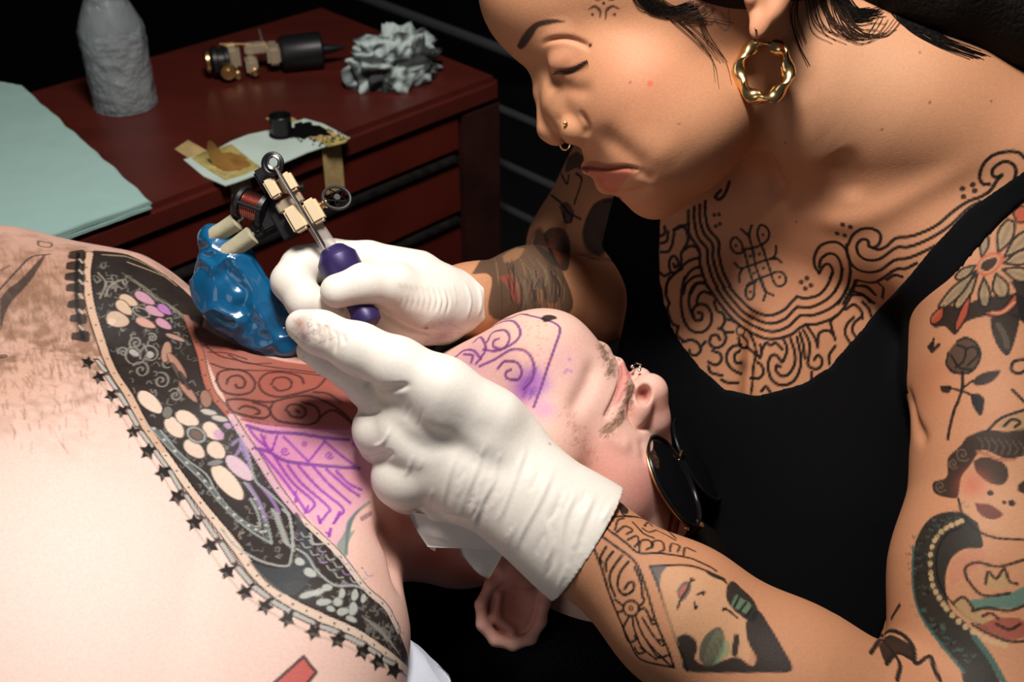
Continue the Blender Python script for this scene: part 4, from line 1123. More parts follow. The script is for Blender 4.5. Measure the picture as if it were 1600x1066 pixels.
for k, (x, y) in enumerate(stars):
    R_ = 15 if k > 4 else 12; a0 = rnd.uniform(0, 1.2)
    pts = []
    for j in range(10):
        a = a0 + j * math.pi / 5; r_ = R_ if j % 2 == 0 else R_ * 0.52
        pts.append((x + r_ * math.cos(a), y + r_ * math.sin(a)))
    mm.fill(pts, INK, 0.98, rough=False)
    if k + 1 < len(stars):
        nx_, ny_ = stars[k + 1]; mx_, my_ = (x + nx_) / 2, (y + ny_) / 2
        i_ = np.argmin(np.hypot(Lc[:, 0] - mx_, Lc[:, 1] - my_)); sx_, sy_ = Lc[i_]
        cx_, cy_ = mx_ + (sx_ - mx_) * 0.52, my_ + (sy_ - my_) * 0.52; dx_, dy_ = (nx_ - x) * 0.42, (ny_ - y) * 0.42
        mm.ink([(cx_ - dx_, cy_ - dy_), (cx_, cy_), (cx_ + dx_, cy_ + dy_)], 10, INK, 0.85); mm.ink([(cx_ - dx_ * .8, cy_ - dy_ * .8), (cx_, cy_), (cx_ + dx_ * .8, cy_ + dy_ * .8)], 6, (0.46, 0.45, 0.42), 0.85)
        mm.ink([(x - (sx_ - mx_) * 0.15, y - (sy_ - my_) * 0.15), (nx_ - (sx_ - mx_) * 0.15, ny_ - (sy_ - my_) * 0.15)], 4, (0.25, 0.21, 0.18), 0.35)
# upper panel: stripes over the far shoulder
for pts in ([(160, 398), (200, 402), (240, 420), (275, 446)], [(200, 410), (240, 425), (270, 438)]): mm.ink(pts, 4.5, (0.36, 0.27, 0.17), 0.8)
for k in range(26):
    x = 190 + k * 4.6; y = 428 + k * 3.2 + rnd.uniform(-3, 3); mm.ink([(x, y), (x + 16, y + 9), (x + 26, y + rnd.uniform(14, 24))], 1.7, (0.22, 0.20, 0.15), 0.6)
mm.ink(m2((260, 200), (300, 250), (290, 300), (270, 340)), 3, (0.30, 0.26, 0.20), 0.7); mm.ink(m2((300, 330), (330, 270), (390, 240), (400, 260)), 3, (0.28, 0.25, 0.20), 0.8)
def petal(z, c, rx, ry, ang, colour, tip=0.0, op=0.92, rim=True):
    a = math.radians(ang); pts = []
    for k in range(12):
        t = 2 * math.pi * k / 12; x, y = rx * math.cos(t), ry * math.sin(t) * (1 - tip * math.cos(t))
        pts.append((c[0] + x * math.cos(a) - y * math.sin(a), c[1] + x * math.sin(a) + y * math.cos(a)))
    mm.fill(z(*pts), colour, op, n=2)
    if rim: mm.ink(z(*pts), 2.4, INK, 0.7, closed=True, n=2)
PK = (0.50, 0.26, 0.34); CR = (0.56, 0.40, 0.28)
for c_, rx, ry, an, co in (((430, 355), 58, 28, 25, CR), ((405, 395), 58, 30, 40, CR), ((520, 342), 66, 26, 30, PK), ((575, 415), 60, 24, 25, PK), ((630, 405), 48, 22, 35, (0.40, 0.16, 0.40)), ((525, 480), 62, 24, 22, (0.55, 0.30, 0.24)), ((625, 485), 52, 24, 30, PK)):
    petal(m2, c_, rx, ry, an, co, 0.25)
petal(m2, (370, 460), 68, 44, 15, (0.52, 0.37, 0.27), 0.2); petal(m2, (335, 470), 24, 18, 0, (0.58, 0.44, 0.36), rim=False)
q = m2((500, 420))[0]; mm.ink([(q[0] + 13 * math.cos(a), q[1] + 7 * math.sin(a) + 4 * math.cos(a)) for a in np.linspace(0, 6.28, 14)], 3, (0.26, 0.24, 0.20), 0.85)
# skull-like scrolls
for c_, r_ in (((460, 650), 75), ((550, 655), 60), ((500, 740), 50), ((610, 800), 48), ((690, 880), 40), ((470, 590), 40), ((640, 700), 45), ((560, 560), 26), ((400, 640), 30)):
    q = m2(c_)[0]; mm.ink(spiral(q[0], q[1], r_ * 0.28, 1.5, rnd.uniform(0, 360)), 3.4, (0.25, 0.23, 0.20), 0.75)
for c_, rx, ry, an, co in (((460, 645), 34, 18, 25, (0.40, 0.36, 0.33)), ((550, 655), 24, 22, 0, (0.40, 0.36, 0.33)), ((640, 640), 30, 60, 10, (0.44, 0.25, 0.18)), ((700, 720), 90, 26, 55, (0.42, 0.22, 0.16)), ((760, 860), 80, 22, 50, (0.42, 0.22, 0.16)), ((860, 900), 34, 50, -10, (0.30, 0.15, 0.10)), ((700, 760), 70, 12, 60, (0.10, 0.07, 0.06)), ((690, 560), 60, 14, 20, (0.44, 0.26, 0.20)), ((740, 800), 60, 12, 60, (0.05, 0.04, 0.04))):
    petal(m2, c_, rx, ry, an, co, 0.1, op=0.85)
# lower flower
for c_, rx, ry, an in (((195, 245), 88, 42, 40), ((330, 385), 72, 44, 48), ((400, 335), 72, 40, 25), ((440, 505), 72, 42, 38), ((562, 512), 60, 46, 40), ((540, 405), 66, 42, 40)):
    petal(m3, c_, rx, ry, an, (0.68, 0.53, 0.42), 0.15)
petal(m3, (575, 425), 32, 26, 40, (0.50, 0.28, 0.42), rim=False); petal(m3, (625, 690), 128, 52, 48, (0.70, 0.56, 0.44), 0.1); petal(m3, (690, 610), 100, 44, 42, (0.60, 0.44, 0.50), 0.1); petal(m3, (520, 300), 50, 18, 12, (0.48, 0.42, 0.38)); petal(m3, (580, 335), 50, 18, 12, (0.48, 0.42, 0.38)); petal(m3, (625, 375), 26, 20, 30, (0.40, 0.26, 0.42))
petal(m3, (450, 425), 62, 44, 30, (0.30, 0.31, 0.28)); petal(m3, (450, 425), 42, 28, 30, (0.12, 0.07, 0.05)); petal(m3, (290, 300), 30, 36, 20, (0.16, 0.15, 0.13)); petal(m3, (555, 580), 48, 18, -10, (0.20, 0.20, 0.19))
for pts in ([(180, 370), (300, 500), (420, 620), (500, 700), (580, 800), (680, 900), (770, 970), (870, 1030)], [(250, 400), (370, 540), (500, 640), (560, 740), (650, 850), (740, 920), (800, 930), (790, 860), (750, 780)], [(720, 690), (790, 790), (840, 900), (870, 1030)], [(690, 420), (740, 540), (780, 680), (870, 760), (960, 860), (985, 1000), (990, 1070)]):
    mm.ink(m3(*pts), 3.4, (0.30, 0.33, 0.31), 0.85)
for pts in ([(215, 390), (330, 515), (460, 640), (530, 720), (620, 830), (700, 900), (780, 950), (835, 960), (825, 880), (780, 780)],): 
    mm.ink(m3(*pts), 7.5, (0.13, 0.145, 0.14), 0.85)
    L = curve(m3(*pts), 6); 
    for i_ in range(0, len(L), 3): mm.dot(L[i_][0], L[i_][1], 2.6, (0.50, 0.52, 0.47), 0.8)
for pts in ([(740, 700), (800, 800), (835, 900)], [(650, 480), (690, 450), (700, 510)], [(670, 540), (700, 500), (730, 560)], [(820, 720), (880, 800), (910, 860)], [(700, 460), (730, 520), (745, 600)]): mm.ink(m3(*pts), 5, (0.30, 0.20, 0.40), 0.7)
for k in range(14): q = m3((890 + k * 5, 850 + k * 14))[0]; mm.ink([(q[0] - 6, q[1] - 4), (q[0] + 5, q[1] + 5)], 3, (0.36, 0.37, 0.34), 0.7)
mm.fill(m5((180, 360), (300, 400), (420, 390), (480, 300), (450, 80), (520, 180), (560, 330), (560, 430), (440, 560), (300, 500)), (0.045, 0.050, 0.055), 0.9)
for pts in ([(20, 170), (100, 270), (250, 360), (400, 390), (430, 330), (435, 230), (420, 110), (380, 60)], [(460, 290), (520, 330), (580, 420), (680, 500), (800, 505), (860, 530)], [(540, 200), (560, 260), (620, 260)]):
    mm.ink(m5(*pts), 3.6, (0.34, 0.36, 0.34), 0.85)
for row in range(5):
    for j in range(7):
        x = 470 + j * 48 + row * 42; y = 210 + j * 44 + row * 8 - 26 * row + 10
        if y < 90 + (x - 340) * 0.62 or y > 560: continue
        q = m5((x, y))[0]; mm.ink([(q[0] - 7, q[1] - 2), (q[0] - 2, q[1] + 5), (q[0] + 6, q[1] + 4)], 2.4, (0.36, 0.37, 0.35) if (row + j) % 3 else (0.30, 0.22, 0.38), 0.75)
for x, y, rx, ry, an in ((480, 365, 30, 22, 20), (540, 430, 40, 24, 25), (535, 555, 60, 18, -15), (590, 540, 40, 18, -20), (640, 515, 30, 20, 0), (620, 600, 46, 20, -5), (700, 600, 26, 24, 10), (660, 640, 26, 16, 20), (730, 655, 36, 22, -15), (790, 640, 24, 40, 10), (780, 700, 34, 16, 20), (725, 550, 18, 30, 10), (800, 560, 20, 34, 10), (850, 580, 16, 26, 10)):
    petal(m5, (x, y), rx, ry, an, (0.44, 0.46, 0.42), 0.2, op=0.88, rim=False)
for k in range(16):
    mm.ink(m5((840 + k * 10, 680 + k * 6), (900 + k * 8, 730 + k * 8), (960 + k * 7, 760 + k * 10)), 1.8, (0.26, 0.24, 0.21), 0.6)
# small marks: red shape, far marks
mm.fill(m5((330, 1070), (500, 915), (575, 1010), (520, 1090), (400, 1130)), (0.48, 0.07, 0.06), 0.9, rough=False); mm.ink(m5((320, 1080), (500, 918), (575, 1010), (500, 1100)), 4.5, (0.05, 0.03, 0.03), 0.9, n=1)
mm.fill(m1((0, 520), (60, 450), (130, 400), (290, 235), (200, 400), (60, 560), (10, 700), (0, 700)), BK, 0.82); mm.ink(m1((-10, 470), (100, 350), (200, 255), (320, 235)), 3.4, BK, 0.85); mm.ink(m1((-20, 350), (60, 310)), 4, BK, 0.5)
mm.ink(m1((245, 150), (250, 180), (320, 190), (325, 165)), 4, (0.06, 0.04, 0.03), 0.8, closed=True); mm.dot(4, 557, 8, BK, 0.7)

# ---- man: neck stencil
nk = [(300, 500), (350, 530), (430, 562), (520, 576), (560, 600), (575, 680), (470, 668), (380, 655), (340, 600)]
mm.fill(nk, (0.23, 0.055, 0.036), 0.8, depth=150)
mm.fill([(375, 655), (470, 668), (570, 676), (580, 760), (560, 800), (530, 850), (500, 830), (430, 740)], (0.60, 0.24, 0.42), 0.4, depth=150)
BR = (0.050, 0.014, 0.012)
def NS(*l, w=4, c=BR, op=0.9): MI(m4, *l, w=w, c=c, op=op)
NS([(90, 60), (160, 110), (230, 130), (400, 165), (600, 190), (720, 200)], [(120, 150), (200, 175), (330, 185), (500, 190), (700, 215)], [(110, 95), (200, 100), (300, 130)], [(210, 110), (300, 150), (420, 150)], w=3)
NS([(150, 240), (165, 195), (230, 180), (300, 195), (340, 245), (320, 290), (250, 305), (180, 285), (152, 240)], [(200, 250), (215, 220), (260, 210), (290, 235), (285, 265), (255, 270), (245, 255)],
   [(580, 250), (560, 215), (480, 195), (400, 200), (360, 240), (380, 290), (450, 315), (540, 300), (640, 270), (690, 220)], [(420, 255), (440, 225), (490, 220), (520, 245), (505, 275), (460, 285), (430, 265)],
   [(200, 330), (260, 325), (340, 335), (420, 340), (500, 320), (600, 310), (700, 345), (780, 400), (830, 460)], [(200, 340), (230, 385), (310, 410), (380, 420), (412, 400), (400, 365), (330, 340)], [(260, 375), (290, 360), (340, 370), (365, 390), (345, 400)],
   [(430, 340), (415, 385), (450, 430), (530, 445), (610, 450), (655, 420), (640, 365), (570, 340)], [(490, 380), (510, 355), (560, 355), (590, 385), (570, 415), (520, 410), (500, 385)], [(540, 380), (555, 390)], [(650, 420), (720, 380), (800, 430), (840, 470)], [(630, 290), (700, 300), (760, 340)], w=4.2)
VI = (0.26, 0.035, 0.36); VD = (0.14, 0.03, 0.26)
NS([(270, 425), (400, 450), (560, 465), (700, 470), (800, 470)], w=3, c=(0.30, 0.05, 0.10))
NS([(300, 455), (400, 485), (550, 495), (680, 515), (800, 525)], [(340, 565), (410, 585), (480, 625), (560, 640), (700, 655), (850, 665)], w=5.5, c=VD, op=0.85)
NS([(310, 470), (350, 520), (420, 580)], [(450, 500), (425, 575)], [(480, 510), (600, 630)], [(600, 635), (680, 535)], [(680, 530), (760, 600), (830, 650)], [(370, 500), (400, 560)], w=4.2, c=VI)
for x, y, r in ((487, 580, 22), (705, 600, 20)):
    q = m4((x, y))[0]; mm.ink(spiral(q[0], q[1], r * 0.32, 1.3, 30), 3, VI, 0.85)
for x, y, r in ((583, 546, 5), (385, 515, 4), (830, 545, 5)): q = m4((x, y))[0]; mm.dot(q[0], q[1], r, (0.34, 0.05, 0.30), 0.75)
NS([(430, 600), (520, 730), (620, 820), (630, 850), (600, 880)], [(500, 650), (570, 740), (700, 855), (690, 890), (660, 930)], [(550, 650), (650, 760), (770, 860), (750, 900), (725, 935)], [(620, 650), (700, 740), (805, 835)], [(690, 670), (780, 750), (850, 800)], [(370, 585), (480, 720), (560, 830), (590, 880)], [(740, 680), (800, 740), (860, 770)], [(540, 780), (540, 830)], [(600, 850), (585, 885)], w=4.4, c=VI)
NS([(650, 900), (660, 935)], [(712, 960), (702, 1000)], [(755, 880), (730, 930)], [(690, 980), (706, 990)], w=4.5, c=VI)
mm.fill(m5((690, 270), (740, 190), (760, 120), (860, 30), (800, 100), (775, 190), (800, 180), (760, 260), (745, 340)), (0.06, 0.20, 0.18), 0.7); mm.ink(m5((880, 20), (800, 90), (760, 180), (750, 320)), 5, (0.05, 0.12, 0.12), 0.6); mm.ink(m5((840, 115), (890, 85)), 7, (0.08, 0.04, 0.10), 0.6)
mm.dot(566, 888, 2, (0.3, 0.08, 0.05), 0.7)

# ---- gloves
for x, y, r, c, o in [(468, 508, 14, (0.30, 0.14, 0.10), .8), (475, 526, 8, (0.10, 0.03, 0.10), .9), (505, 530, 24, (0.60, 0.48, 0.40), .5), (650, 800, 12, (0.35, 0.42, 0.44), .6), (690, 818, 14, (0.50, 0.50, 0.46), .5), (740, 680, 80, (0.86, 0.82, 0.76), .4), (600, 620, 22, (0.62, 0.60, 0.44), .5)]:
    gl.glow(x, y, r, c, o)
rnd = random.Random(4)
for _ in range(60):
    gl.ink([(rnd.gauss(478, 18), rnd.gauss(518, 14)), (rnd.gauss(485, 18), rnd.gauss(520, 14))], 1.6, rnd.choice(((0.25, 0.08, 0.06), (0.55, 0.42, 0.36), (0.12, 0.04, 0.10))), 0.5)
gl.dot(859, 694, 2.3, (0.35, 0.25, 0.05), 0.8)
for x, y, r, c, o in [(650, 500, 40, (0.60, 0.44, 0.38), .6), (690, 525, 24, (0.40, 0.26, 0.30), .6), (560, 420, 60, (0.84, 0.78, 0.70), .4), (450, 430, 30, (0.84, 0.76, 0.66), .4)]:
    gr.glow(x, y, r, c, o)
gr.dot(666, 513, 3, (0.10, 0.03, 0.03), 0.8)
rnd = random.Random(5)
for _ in range(50): gr.ink([(rnd.gauss(690, 24), rnd.gauss(525, 10)), (rnd.gauss(692, 24), rnd.gauss(523, 10))], 1.6, (0.30, 0.16, 0.26), 0.4)

tkp = Prism(NECKLINE + [(1030, 300), (985, 240), (960, 300), (930, 420), (890, 480), (850, 600), (850, 1400)] + ARMHOLE[::-1]).d(wm.v)
hidden = (tkp < -14) & (fold(woman_torso(), wm.v) < 3)
wm.thin(9, hidden); mm.thin(9); gl.thin(6); gr.thin(6)
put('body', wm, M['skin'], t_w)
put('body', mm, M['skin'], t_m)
tag(put('glove', gl, M['latex'], t_w), 'white glove in front, stained at the fingertip')
tag(put('glove', gr, M['latex'], t_w), 'white glove behind, holding the machine')
put('tank_top', tk, M['black_cloth'], t_w)

# ---------------------------------------------------------------- room
TOPZ = 0.738                                  # height of the cabinet top
def on_z(px, py, z=TOPZ):
    r = FW + (px - 800) / F * RX + (533 - py) / F * UPV
    return CAM + r * (z - CAM[2]) / r[2]
def on_plane(px, py, c, n):
    r = FW + (px - 800) / F * RX + (533 - py) / F * UPV
    return CAM + r * (((np.asarray(c) - CAM) @ n) / (r @ n))

ZV = np.array([0, 0, 1.0])
def wbox(g, lo, hi, bev=0.0):
    lo, hi = np.array(lo, float), np.array(hi, float)
    h = (hi - lo) / 2
    return g.block((lo + hi) / 2, (1, 0, 0), (0, 1, 0), (0, 0, 1), *h, bev=bev)

m_floor = plain('floor_dark', (0.012, 0.011, 0.011), 0.7, bump=(8, 0.2, 0.003), var=0.3, vscale=6)
m_wall = plain('wall_dark', (0.006, 0.006, 0.0065), 0.9, spec=0.1, bump=(30, 0.3, 0.002), var=0.3, vscale=4)
g = G(); wbox(g, (-2.2, -0.9, -0.05), (2.2, 3.0, 0.0)); tag(g.put('floor', m_floor, world=False, smooth=False), kind='structure')
g = G(); wbox(g, (-2.2, 2.9, 0.0), (2.2, 3.0, 2.6)); tag(g.put('wall_back', m_wall, world=False, smooth=False), kind='structure')
g = G(); wbox(g, (-2.3, -0.9, 0.0), (-2.2, 3.0, 2.6)); tag(g.put('wall_left', m_wall, world=False, smooth=False), kind='structure')

g = G(); wbox(g, (2.2, -0.9, 0.0), (2.3, 3.0, 2.6)); tag(g.put('wall_right', m_wall, world=False, smooth=False), kind='structure')
# ---------------------------------------------------------------- red tool cabinet
A = on_z(784, 119); FL_ = on_z(95, 378)
e1 = unit(FL_ - A)                               # along the front edge, to the left
e2 = np.array([-e1[1], e1[0], 0]);               # along the right side, towards the back
if e2[1] < 0: e2 = -e2
Bk = on_z(504, 8)
DEP = float((Bk - A) @ e2); WID = 0.86
m_red = plain('red_paint', (0.085, 0.011, 0.007), 0.38, spec=0.5, bump=(120, 0.12, 0.0006), var=0.18, vscale=14)
def red_scratched():
    m, nt, b = mat_new('scratched_red_paint')
    tc = nt.nodes.new('ShaderNodeTexCoord')
    mp = nt.nodes.new('ShaderNodeMapping'); mp.inputs['Scale'].default_value = (10, 34, 30); mp.inputs['Rotation'].default_value = (0, 0, math.atan2(e1[1], e1[0]))
    n = nt.nodes.new('ShaderNodeTexNoise'); n.inputs['Scale'].default_value = 1.0; n.inputs['Detail'].default_value = 8
    n2 = nt.nodes.new('ShaderNodeTexNoise'); n2.inputs['Scale'].default_value = 9; n2.inputs['Detail'].default_value = 5
    r = nt.nodes.new('ShaderNodeValToRGB'); cr = r.color_ramp
    cr.elements[0].position = 0.3; cr.elements[0].color = (0.062, 0.0095, 0.006, 1)
    cr.elements[1].position = 0.66; cr.elements[1].color = (0.080, 0.012, 0.0075, 1)
    e = cr.elements.new(0.735); e.color = (0.12, 0.022, 0.014, 1)
    e = cr.elements.new(0.76); e.color = (0.42, 0.20, 0.13, 1)
    nt.links.new(tc.outputs['Object'], mp.inputs['Vector']); nt.links.new(mp.outputs['Vector'], n.inputs['Vector'])
    nt.links.new(tc.outputs['Object'], n2.inputs['Vector'])
    nt.links.new(n.outputs['Fac'], r.inputs['Fac']); nt.links.new(r.outputs['Color'], b.inputs['Base Color'])
    mr = nt.nodes.new('ShaderNodeMapRange'); mr.inputs['To Min'].default_value = 0.28; mr.inputs['To Max'].default_value = 0.5
    nt.links.new(n2.outputs['Fac'], mr.inputs['Value']); nt.links.new(mr.outputs['Result'], b.inputs['Roughness'])
    bp = nt.nodes.new('ShaderNodeBump'); bp.inputs['Strength'].default_value = 0.12; bp.inputs['Distance'].default_value = 0.001
    nt.links.new(n2.outputs['Fac'], bp.inputs['Height']); nt.links.new(bp.outputs['Normal'], b.inputs['Normal'])
    return m
m_redtop = red_scratched()
m_redpost = plain('dark_red_paint', (0.030, 0.008, 0.006), 0.5, bump=(120, 0.15, 0.0006), var=0.4, vscale=20)
m_chan = plain('black_channel', (0.004, 0.004, 0.004), 0.5)
m_lip = plain('worn_steel', (0.022, 0.019, 0.017), 0.45, metal=0.5, var=0.5, vscale=80)
t_cab = thing('tool_cabinet', 'scuffed red metal tool cabinet with drawers behind the man', 'cabinet', Vector((A + e1 * WID / 2 + e2 * DEP / 2) * [1, 1, 0]))
def cblk(a0, a1, b0, b1, z0, z1, bev=0.0, g=None):
    """a along the front from the right corner, b depth from the front, z height"""
    g = g or G()
    c = A + e1 * (a0 + a1) / 2 + e2 * (b0 + b1) / 2; c[2] = (z0 + z1) / 2
    return g.block(c, e1, e2, ZV, (a1 - a0) / 2, (b1 - b0) / 2, (z1 - z0) / 2, bev)
cblk(0, WID, 0, DEP, TOPZ - 0.028, TOPZ, 0.45).put('top', m_redtop, t_cab, world=False)
cblk(0.0, 0.052, 0.002, DEP - 0.002, 0.03, TOPZ - 0.028, 0.08).put('side_post', m_redpost, t_cab, world=False)
cblk(WID - 0.05, WID, 0.002, DEP - 0.002, 0.03, TOPZ - 0.028, 0.08).put('side_post', m_redpost, t_cab, world=False)
cblk(0.052, WID - 0.05, 0.03, DEP - 0.002, 0.03, TOPZ - 0.028, 0.0).put('carcass', m_chan, t_cab, world=False, smooth=False)
z = TOPZ - 0.03
for i, h in enumerate((0.052, 0.073, 0.078, 0.078, 0.12, 0.15)):
    dr = cblk(0.056, WID - 0.054, 0.006, 0.028, z - h + 0.015, z - 0.001, 0.15).put('drawer', m_red, t_cab, world=False)
    cblk(0.06, WID - 0.06, 0.001, 0.012, z - h + 0.004, z - h + 0.010, 0.4).put('pull_lip', m_lip, dr, world=False)
    z -= h
for a in (0.08, WID - 0.08):
    for b in (0.06, DEP - 0.06):
        gg = G(); c = A + e1 * a + e2 * b
        gg.lathe((c[0], c[1], 0.0), ZV, [(0.0, 0.02), (0.03, 0.022), (0.04, 0.015)], 16); gg.put('foot', m_chan, t_cab, world=False)

# ---------------------------------------------------------------- dark rack behind the cabinet
Q = A - e1 * 0.075; nrm = e1
t_rack = thing('rail_rack', 'dark metal rack of horizontal rails behind the red cabinet', 'rack', Vector((Q + e2 * 0.3) * [1, 1, 0]))
m_rail = plain('grey_rail', (0.045, 0.048, 0.05), 0.45, metal=0.3)
for px, py, r in ((800, 84, 0.0062), (800, 178, 0.005), (800, 262, 0.005), (800, 330, 0.005), (800, 420, 0.005)):
    p = on_plane(px, py, Q, nrm)
    gg = G(); gg.tube([p - e2 * 0.4, p + e2 * 0.42], r, 12, up=(0, 0, 1)); gg.put('rail', m_rail, t_rack, world=False)
zt = on_plane(800, 84, Q, nrm)[2] + 0.01
for b in (-0.40,):
    gg = G(); p = Q + e2 * b; p0 = p.copy(); p0[2] = 0; p1 = p.copy(); p1[2] = zt
    gg.tube([p0, p1], 0.011, 12, up=(1, 0, 0)); gg.put('post', m_rail, t_rack, world=False)

# ---------------------------------------------------------------- tattoo table under the man
bx = from_world(CAM)[0] * 0
bvec = unit(to_world(np.array([0.812, 0.333, -0.475]) * 1000)[0] - to_world(np.array([0, 0, 0.0]))[0]); bvec[2] = 0; bvec = unit(bvec)
svec = np.array([-bvec[1], bvec[0], 0])
TZ = 0.585
head_c = to_world(P(950, 900, -210))[0]
notch = to_world(P(400, 700, 70))[0]
t_tab = thing('tattoo_table', 'black vinyl tattoo bed under the lying man', 'table', Vector((notch - bvec * 0.3) * [1, 1, 0]))
gg = G(); c = notch - bvec * 0.49 - svec * 0.05; c[2] = TZ - 0.035
gg.block(c, bvec, svec, ZV, 0.72, 0.33, 0.035, 0.6); gg.put('cushion', M['vinyl'], t_tab, world=False)
gg = G(); c2 = c.copy(); c2[2] = TZ - 0.095; gg.block(c2, bvec, svec, ZV, 0.66, 0.27, 0.022, 0.2); gg.put('frame', m_chan, t_tab, world=False)
for a in (-0.6, 0.6):
    for b in (-0.22, 0.22):
        q = c + bvec * a + svec * b
        gg = G(); gg.tube([(q[0], q[1], 0.0), (q[0], q[1], TZ - 0.1)], 0.018, 12, up=(1, 0, 0)); gg.put('leg', m_chan, t_tab, world=False)

# ---------------------------------------------------------------- things on the cabinet
from mathutils import noise
def nz(p, s, seed=0.0):
    return noise.noise(Vector((p[0] * s + seed, p[1] * s + seed * 1.7, p[2] * s - seed)))

# paper towel pad on the left
m_paper = pigment('paper_towel', 0.9, bump=(700, 0.35, 0.0005), spec=0.1, mottle=0.03)
m_paper_edge = plain('paper_edge', (0.55, 0.42, 0.36), 0.9)
def sheet(outline, z0, thick, nx=70, ny=50, seed=1, wav=0.0006, colour=(0.40, 0.56, 0.52), fringe=0.0):
    """outline: four corners on the table plane (world); a gently wavy sheet with thickness"""
    c = [on_z(*p, z=TOPZ) for p in outline]
    vs, top = [], []
    rnd = random.Random(seed)
    for k in range(2):
        for i in range(nx + 1):
            for j in range(ny + 1):
                u, v = i / nx, j / ny
                p = c[0] * (1 - u) * (1 - v) + c[1] * u * (1 - v) + c[2] * u * v + c[3] * (1 - u) * v
                e = min(u, 1 - u, v, 1 - v)
                edge = fringe * (noise.noise(Vector((u * 14 + seed, v * 14, 0)))) * (1 if e < 0.02 else 0)
                w = wav * (noise.noise(Vector((p[0] * 22, p[1] * 22, seed))) + 0.5 * noise.noise(Vector((p[0] * 60, p[1] * 60, seed))))
                q = p + np.array([edge, edge * 0.5, 0]); q[2] = z0 + (thick if k == 0 else 0) + w + wav
                vs.append(q)
    n1 = (nx + 1) * (ny + 1); fs = []
    for i in range(nx):
        for j in range(ny):
            a = i * (ny + 1) + j
            fs.append((a, a + ny + 1, a + ny + 2, a + 1)); fs.append((n1 + a, n1 + a + 1, n1 + a + ny + 2, n1 + a + ny + 1))
    rim = [i * (ny + 1) for i in range(nx + 1)] + [nx * (ny + 1) + j for j in range(1, ny + 1)] + [i * (ny + 1) + ny for i in range(nx - 1, -1, -1)] + [j for j in range(ny - 1, 0, -1)]
    for i in range(len(rim)):
        a, b = rim[i], rim[(i + 1) % len(rim)]; fs.append((a, b, n1 + b, n1 + a))
    return vs, fs
t_pt = thing('paper_towel_pad', 'stack of pale green paper towels spread flat on the left of the cabinet top', 'paper towels', Vector(on_z(80, 260)))
for k, (dx, dy) in enumerate(((0, 0), (-2, -1.5), (1, -3))):
    vs, fs = sheet([(-120, 118 + dy), (34 + dx, 143 + dy), (238 + dx, 327 + dy), (-70, 440 + dy)], TOPZ + 0.0003 + k * 0.0012, 0.0011, seed=k + 3, fringe=0.002, wav=0.0004 + 0.0003 * k)
    o = link('towel_sheet', np.array(vs), fs, m_paper, t_pt, True, np.tile((0.33, 0.50, 0.46), (len(vs), 1)), world=False)

# bottle wrapped in clear film
bc = on_z(197, 163)
t_bt = thing('squeeze_bottle', 'half-full milky squeeze bottle wrapped in crinkled clear film', 'bottle', Vector(bc))
m_bot = plain('milky_plastic', (0.30, 0.33, 0.34), 0.25, spec=0.5, alpha=0.38)
m_liq = plain('milky_liquid', (0.20, 0.17, 0.175), 0.4)
m_film = plain('cling_film', (0.40, 0.47, 0.50), 0.06, spec=1.0, alpha=0.30, bump=(75, 1.0, 0.012, 5))
prof = [(0, 0.026), (0.003, 0.0292), (0.02, 0.0298), (0.08, 0.0295), (0.086, 0.028), (0.098, 0.023), (0.108, 0.017), (0.113, 0.0145), (0.135, 0.0145), (0.136, 0.001)]
G().lathe(bc, ZV, prof, 40).put('bottle_body', m_bot, t_bt, world=False)
G().lathe(bc + ZV * 0.002, ZV, [(0, 0.024), (0.004, 0.0278), (0.058, 0.0282), (0.0585, 0.001)], 40).put('liquid', m_liq, t_bt, world=False)
prof2 = [(0.0005 + i * 0.0045, (0.0308 if i < 17 else max(0.0308 - (i - 17) * 0.0018, 0.0190))) for i in range(33)] + [(0.149, 0.012), (0.152, 0.002)]
G().lathe(bc, ZV, prof2, 56, wob=lambda i, k: 1 + 0.035 * noise.noise(Vector((k * 0.45, i * 0.6, 3.0))) + (0.05 if i > 12 else 0.015) * noise.noise(Vector((k * 0.9, i * 0.9, 9.0)))).put('film_wrap', m_film, t_bt, world=False)
gg = G(); gg.lathe(bc + ZV * 0.135, ZV, [(0, 0.0152), (0.012, 0.0152), (0.014, 0.01), (0.04, 0.004), (0.041, 0.0005)], 24); gg.put('nozzle_cap', m_bot, t_bt, world=False)

# taped sheet with ointment, ink cap and spill
ts = thing('taped_paper', 'pale paper label taped to the cabinet edge with yellowed masking tape', 'paper', Vector(on_z(420, 232)))
sheet_pts = [(287, 251), (330, 240), (362, 222), (388, 212), (430, 203), (476, 187), (505, 195), (547, 217), (480, 240), (400, 275), (371, 286), (352, 292), (318, 277)]
m_lab = plain('label_paper', (0.46, 0.56, 0.50), 0.8, bump=(500, 0.2, 0.0004), var=0.08, vscale=30)
m_tape = plain('masking_tape', (0.42, 0.30, 0.13), 0.6, bump=(260, 0.4, 0.0006), var=0.2, vscale=90)
slab([on_z(*p) for p in sheet_pts], ZV, 0.0008, lift=0.0004).put('label', m_lab, ts, world=False, smooth=False)
m_oint = plain('yellow_ointment', (0.36, 0.30, 0.10), 0.4, var=0.4, vscale=60)
m_oint2 = plain('brown_ointment', (0.26, 0.13, 0.035), 0.3, var=0.3, vscale=70)
slab([on_z(*p) for p in [(300, 250), (330, 238), (362, 228), (395, 255), (408, 264), (380, 276), (352, 284), (326, 268)]], ZV, 0.0006, lift=0.0012).put('smear', m_oint, ts, world=False, smooth=False)
slab([on_z(*p) for p in [(336, 245), (360, 243), (384, 252), (392, 262), (375, 270), (350, 272), (336, 262)]], ZV, 0.0016, lift=0.0018).put('smear', m_oint2, ts, world=False, smooth=False)
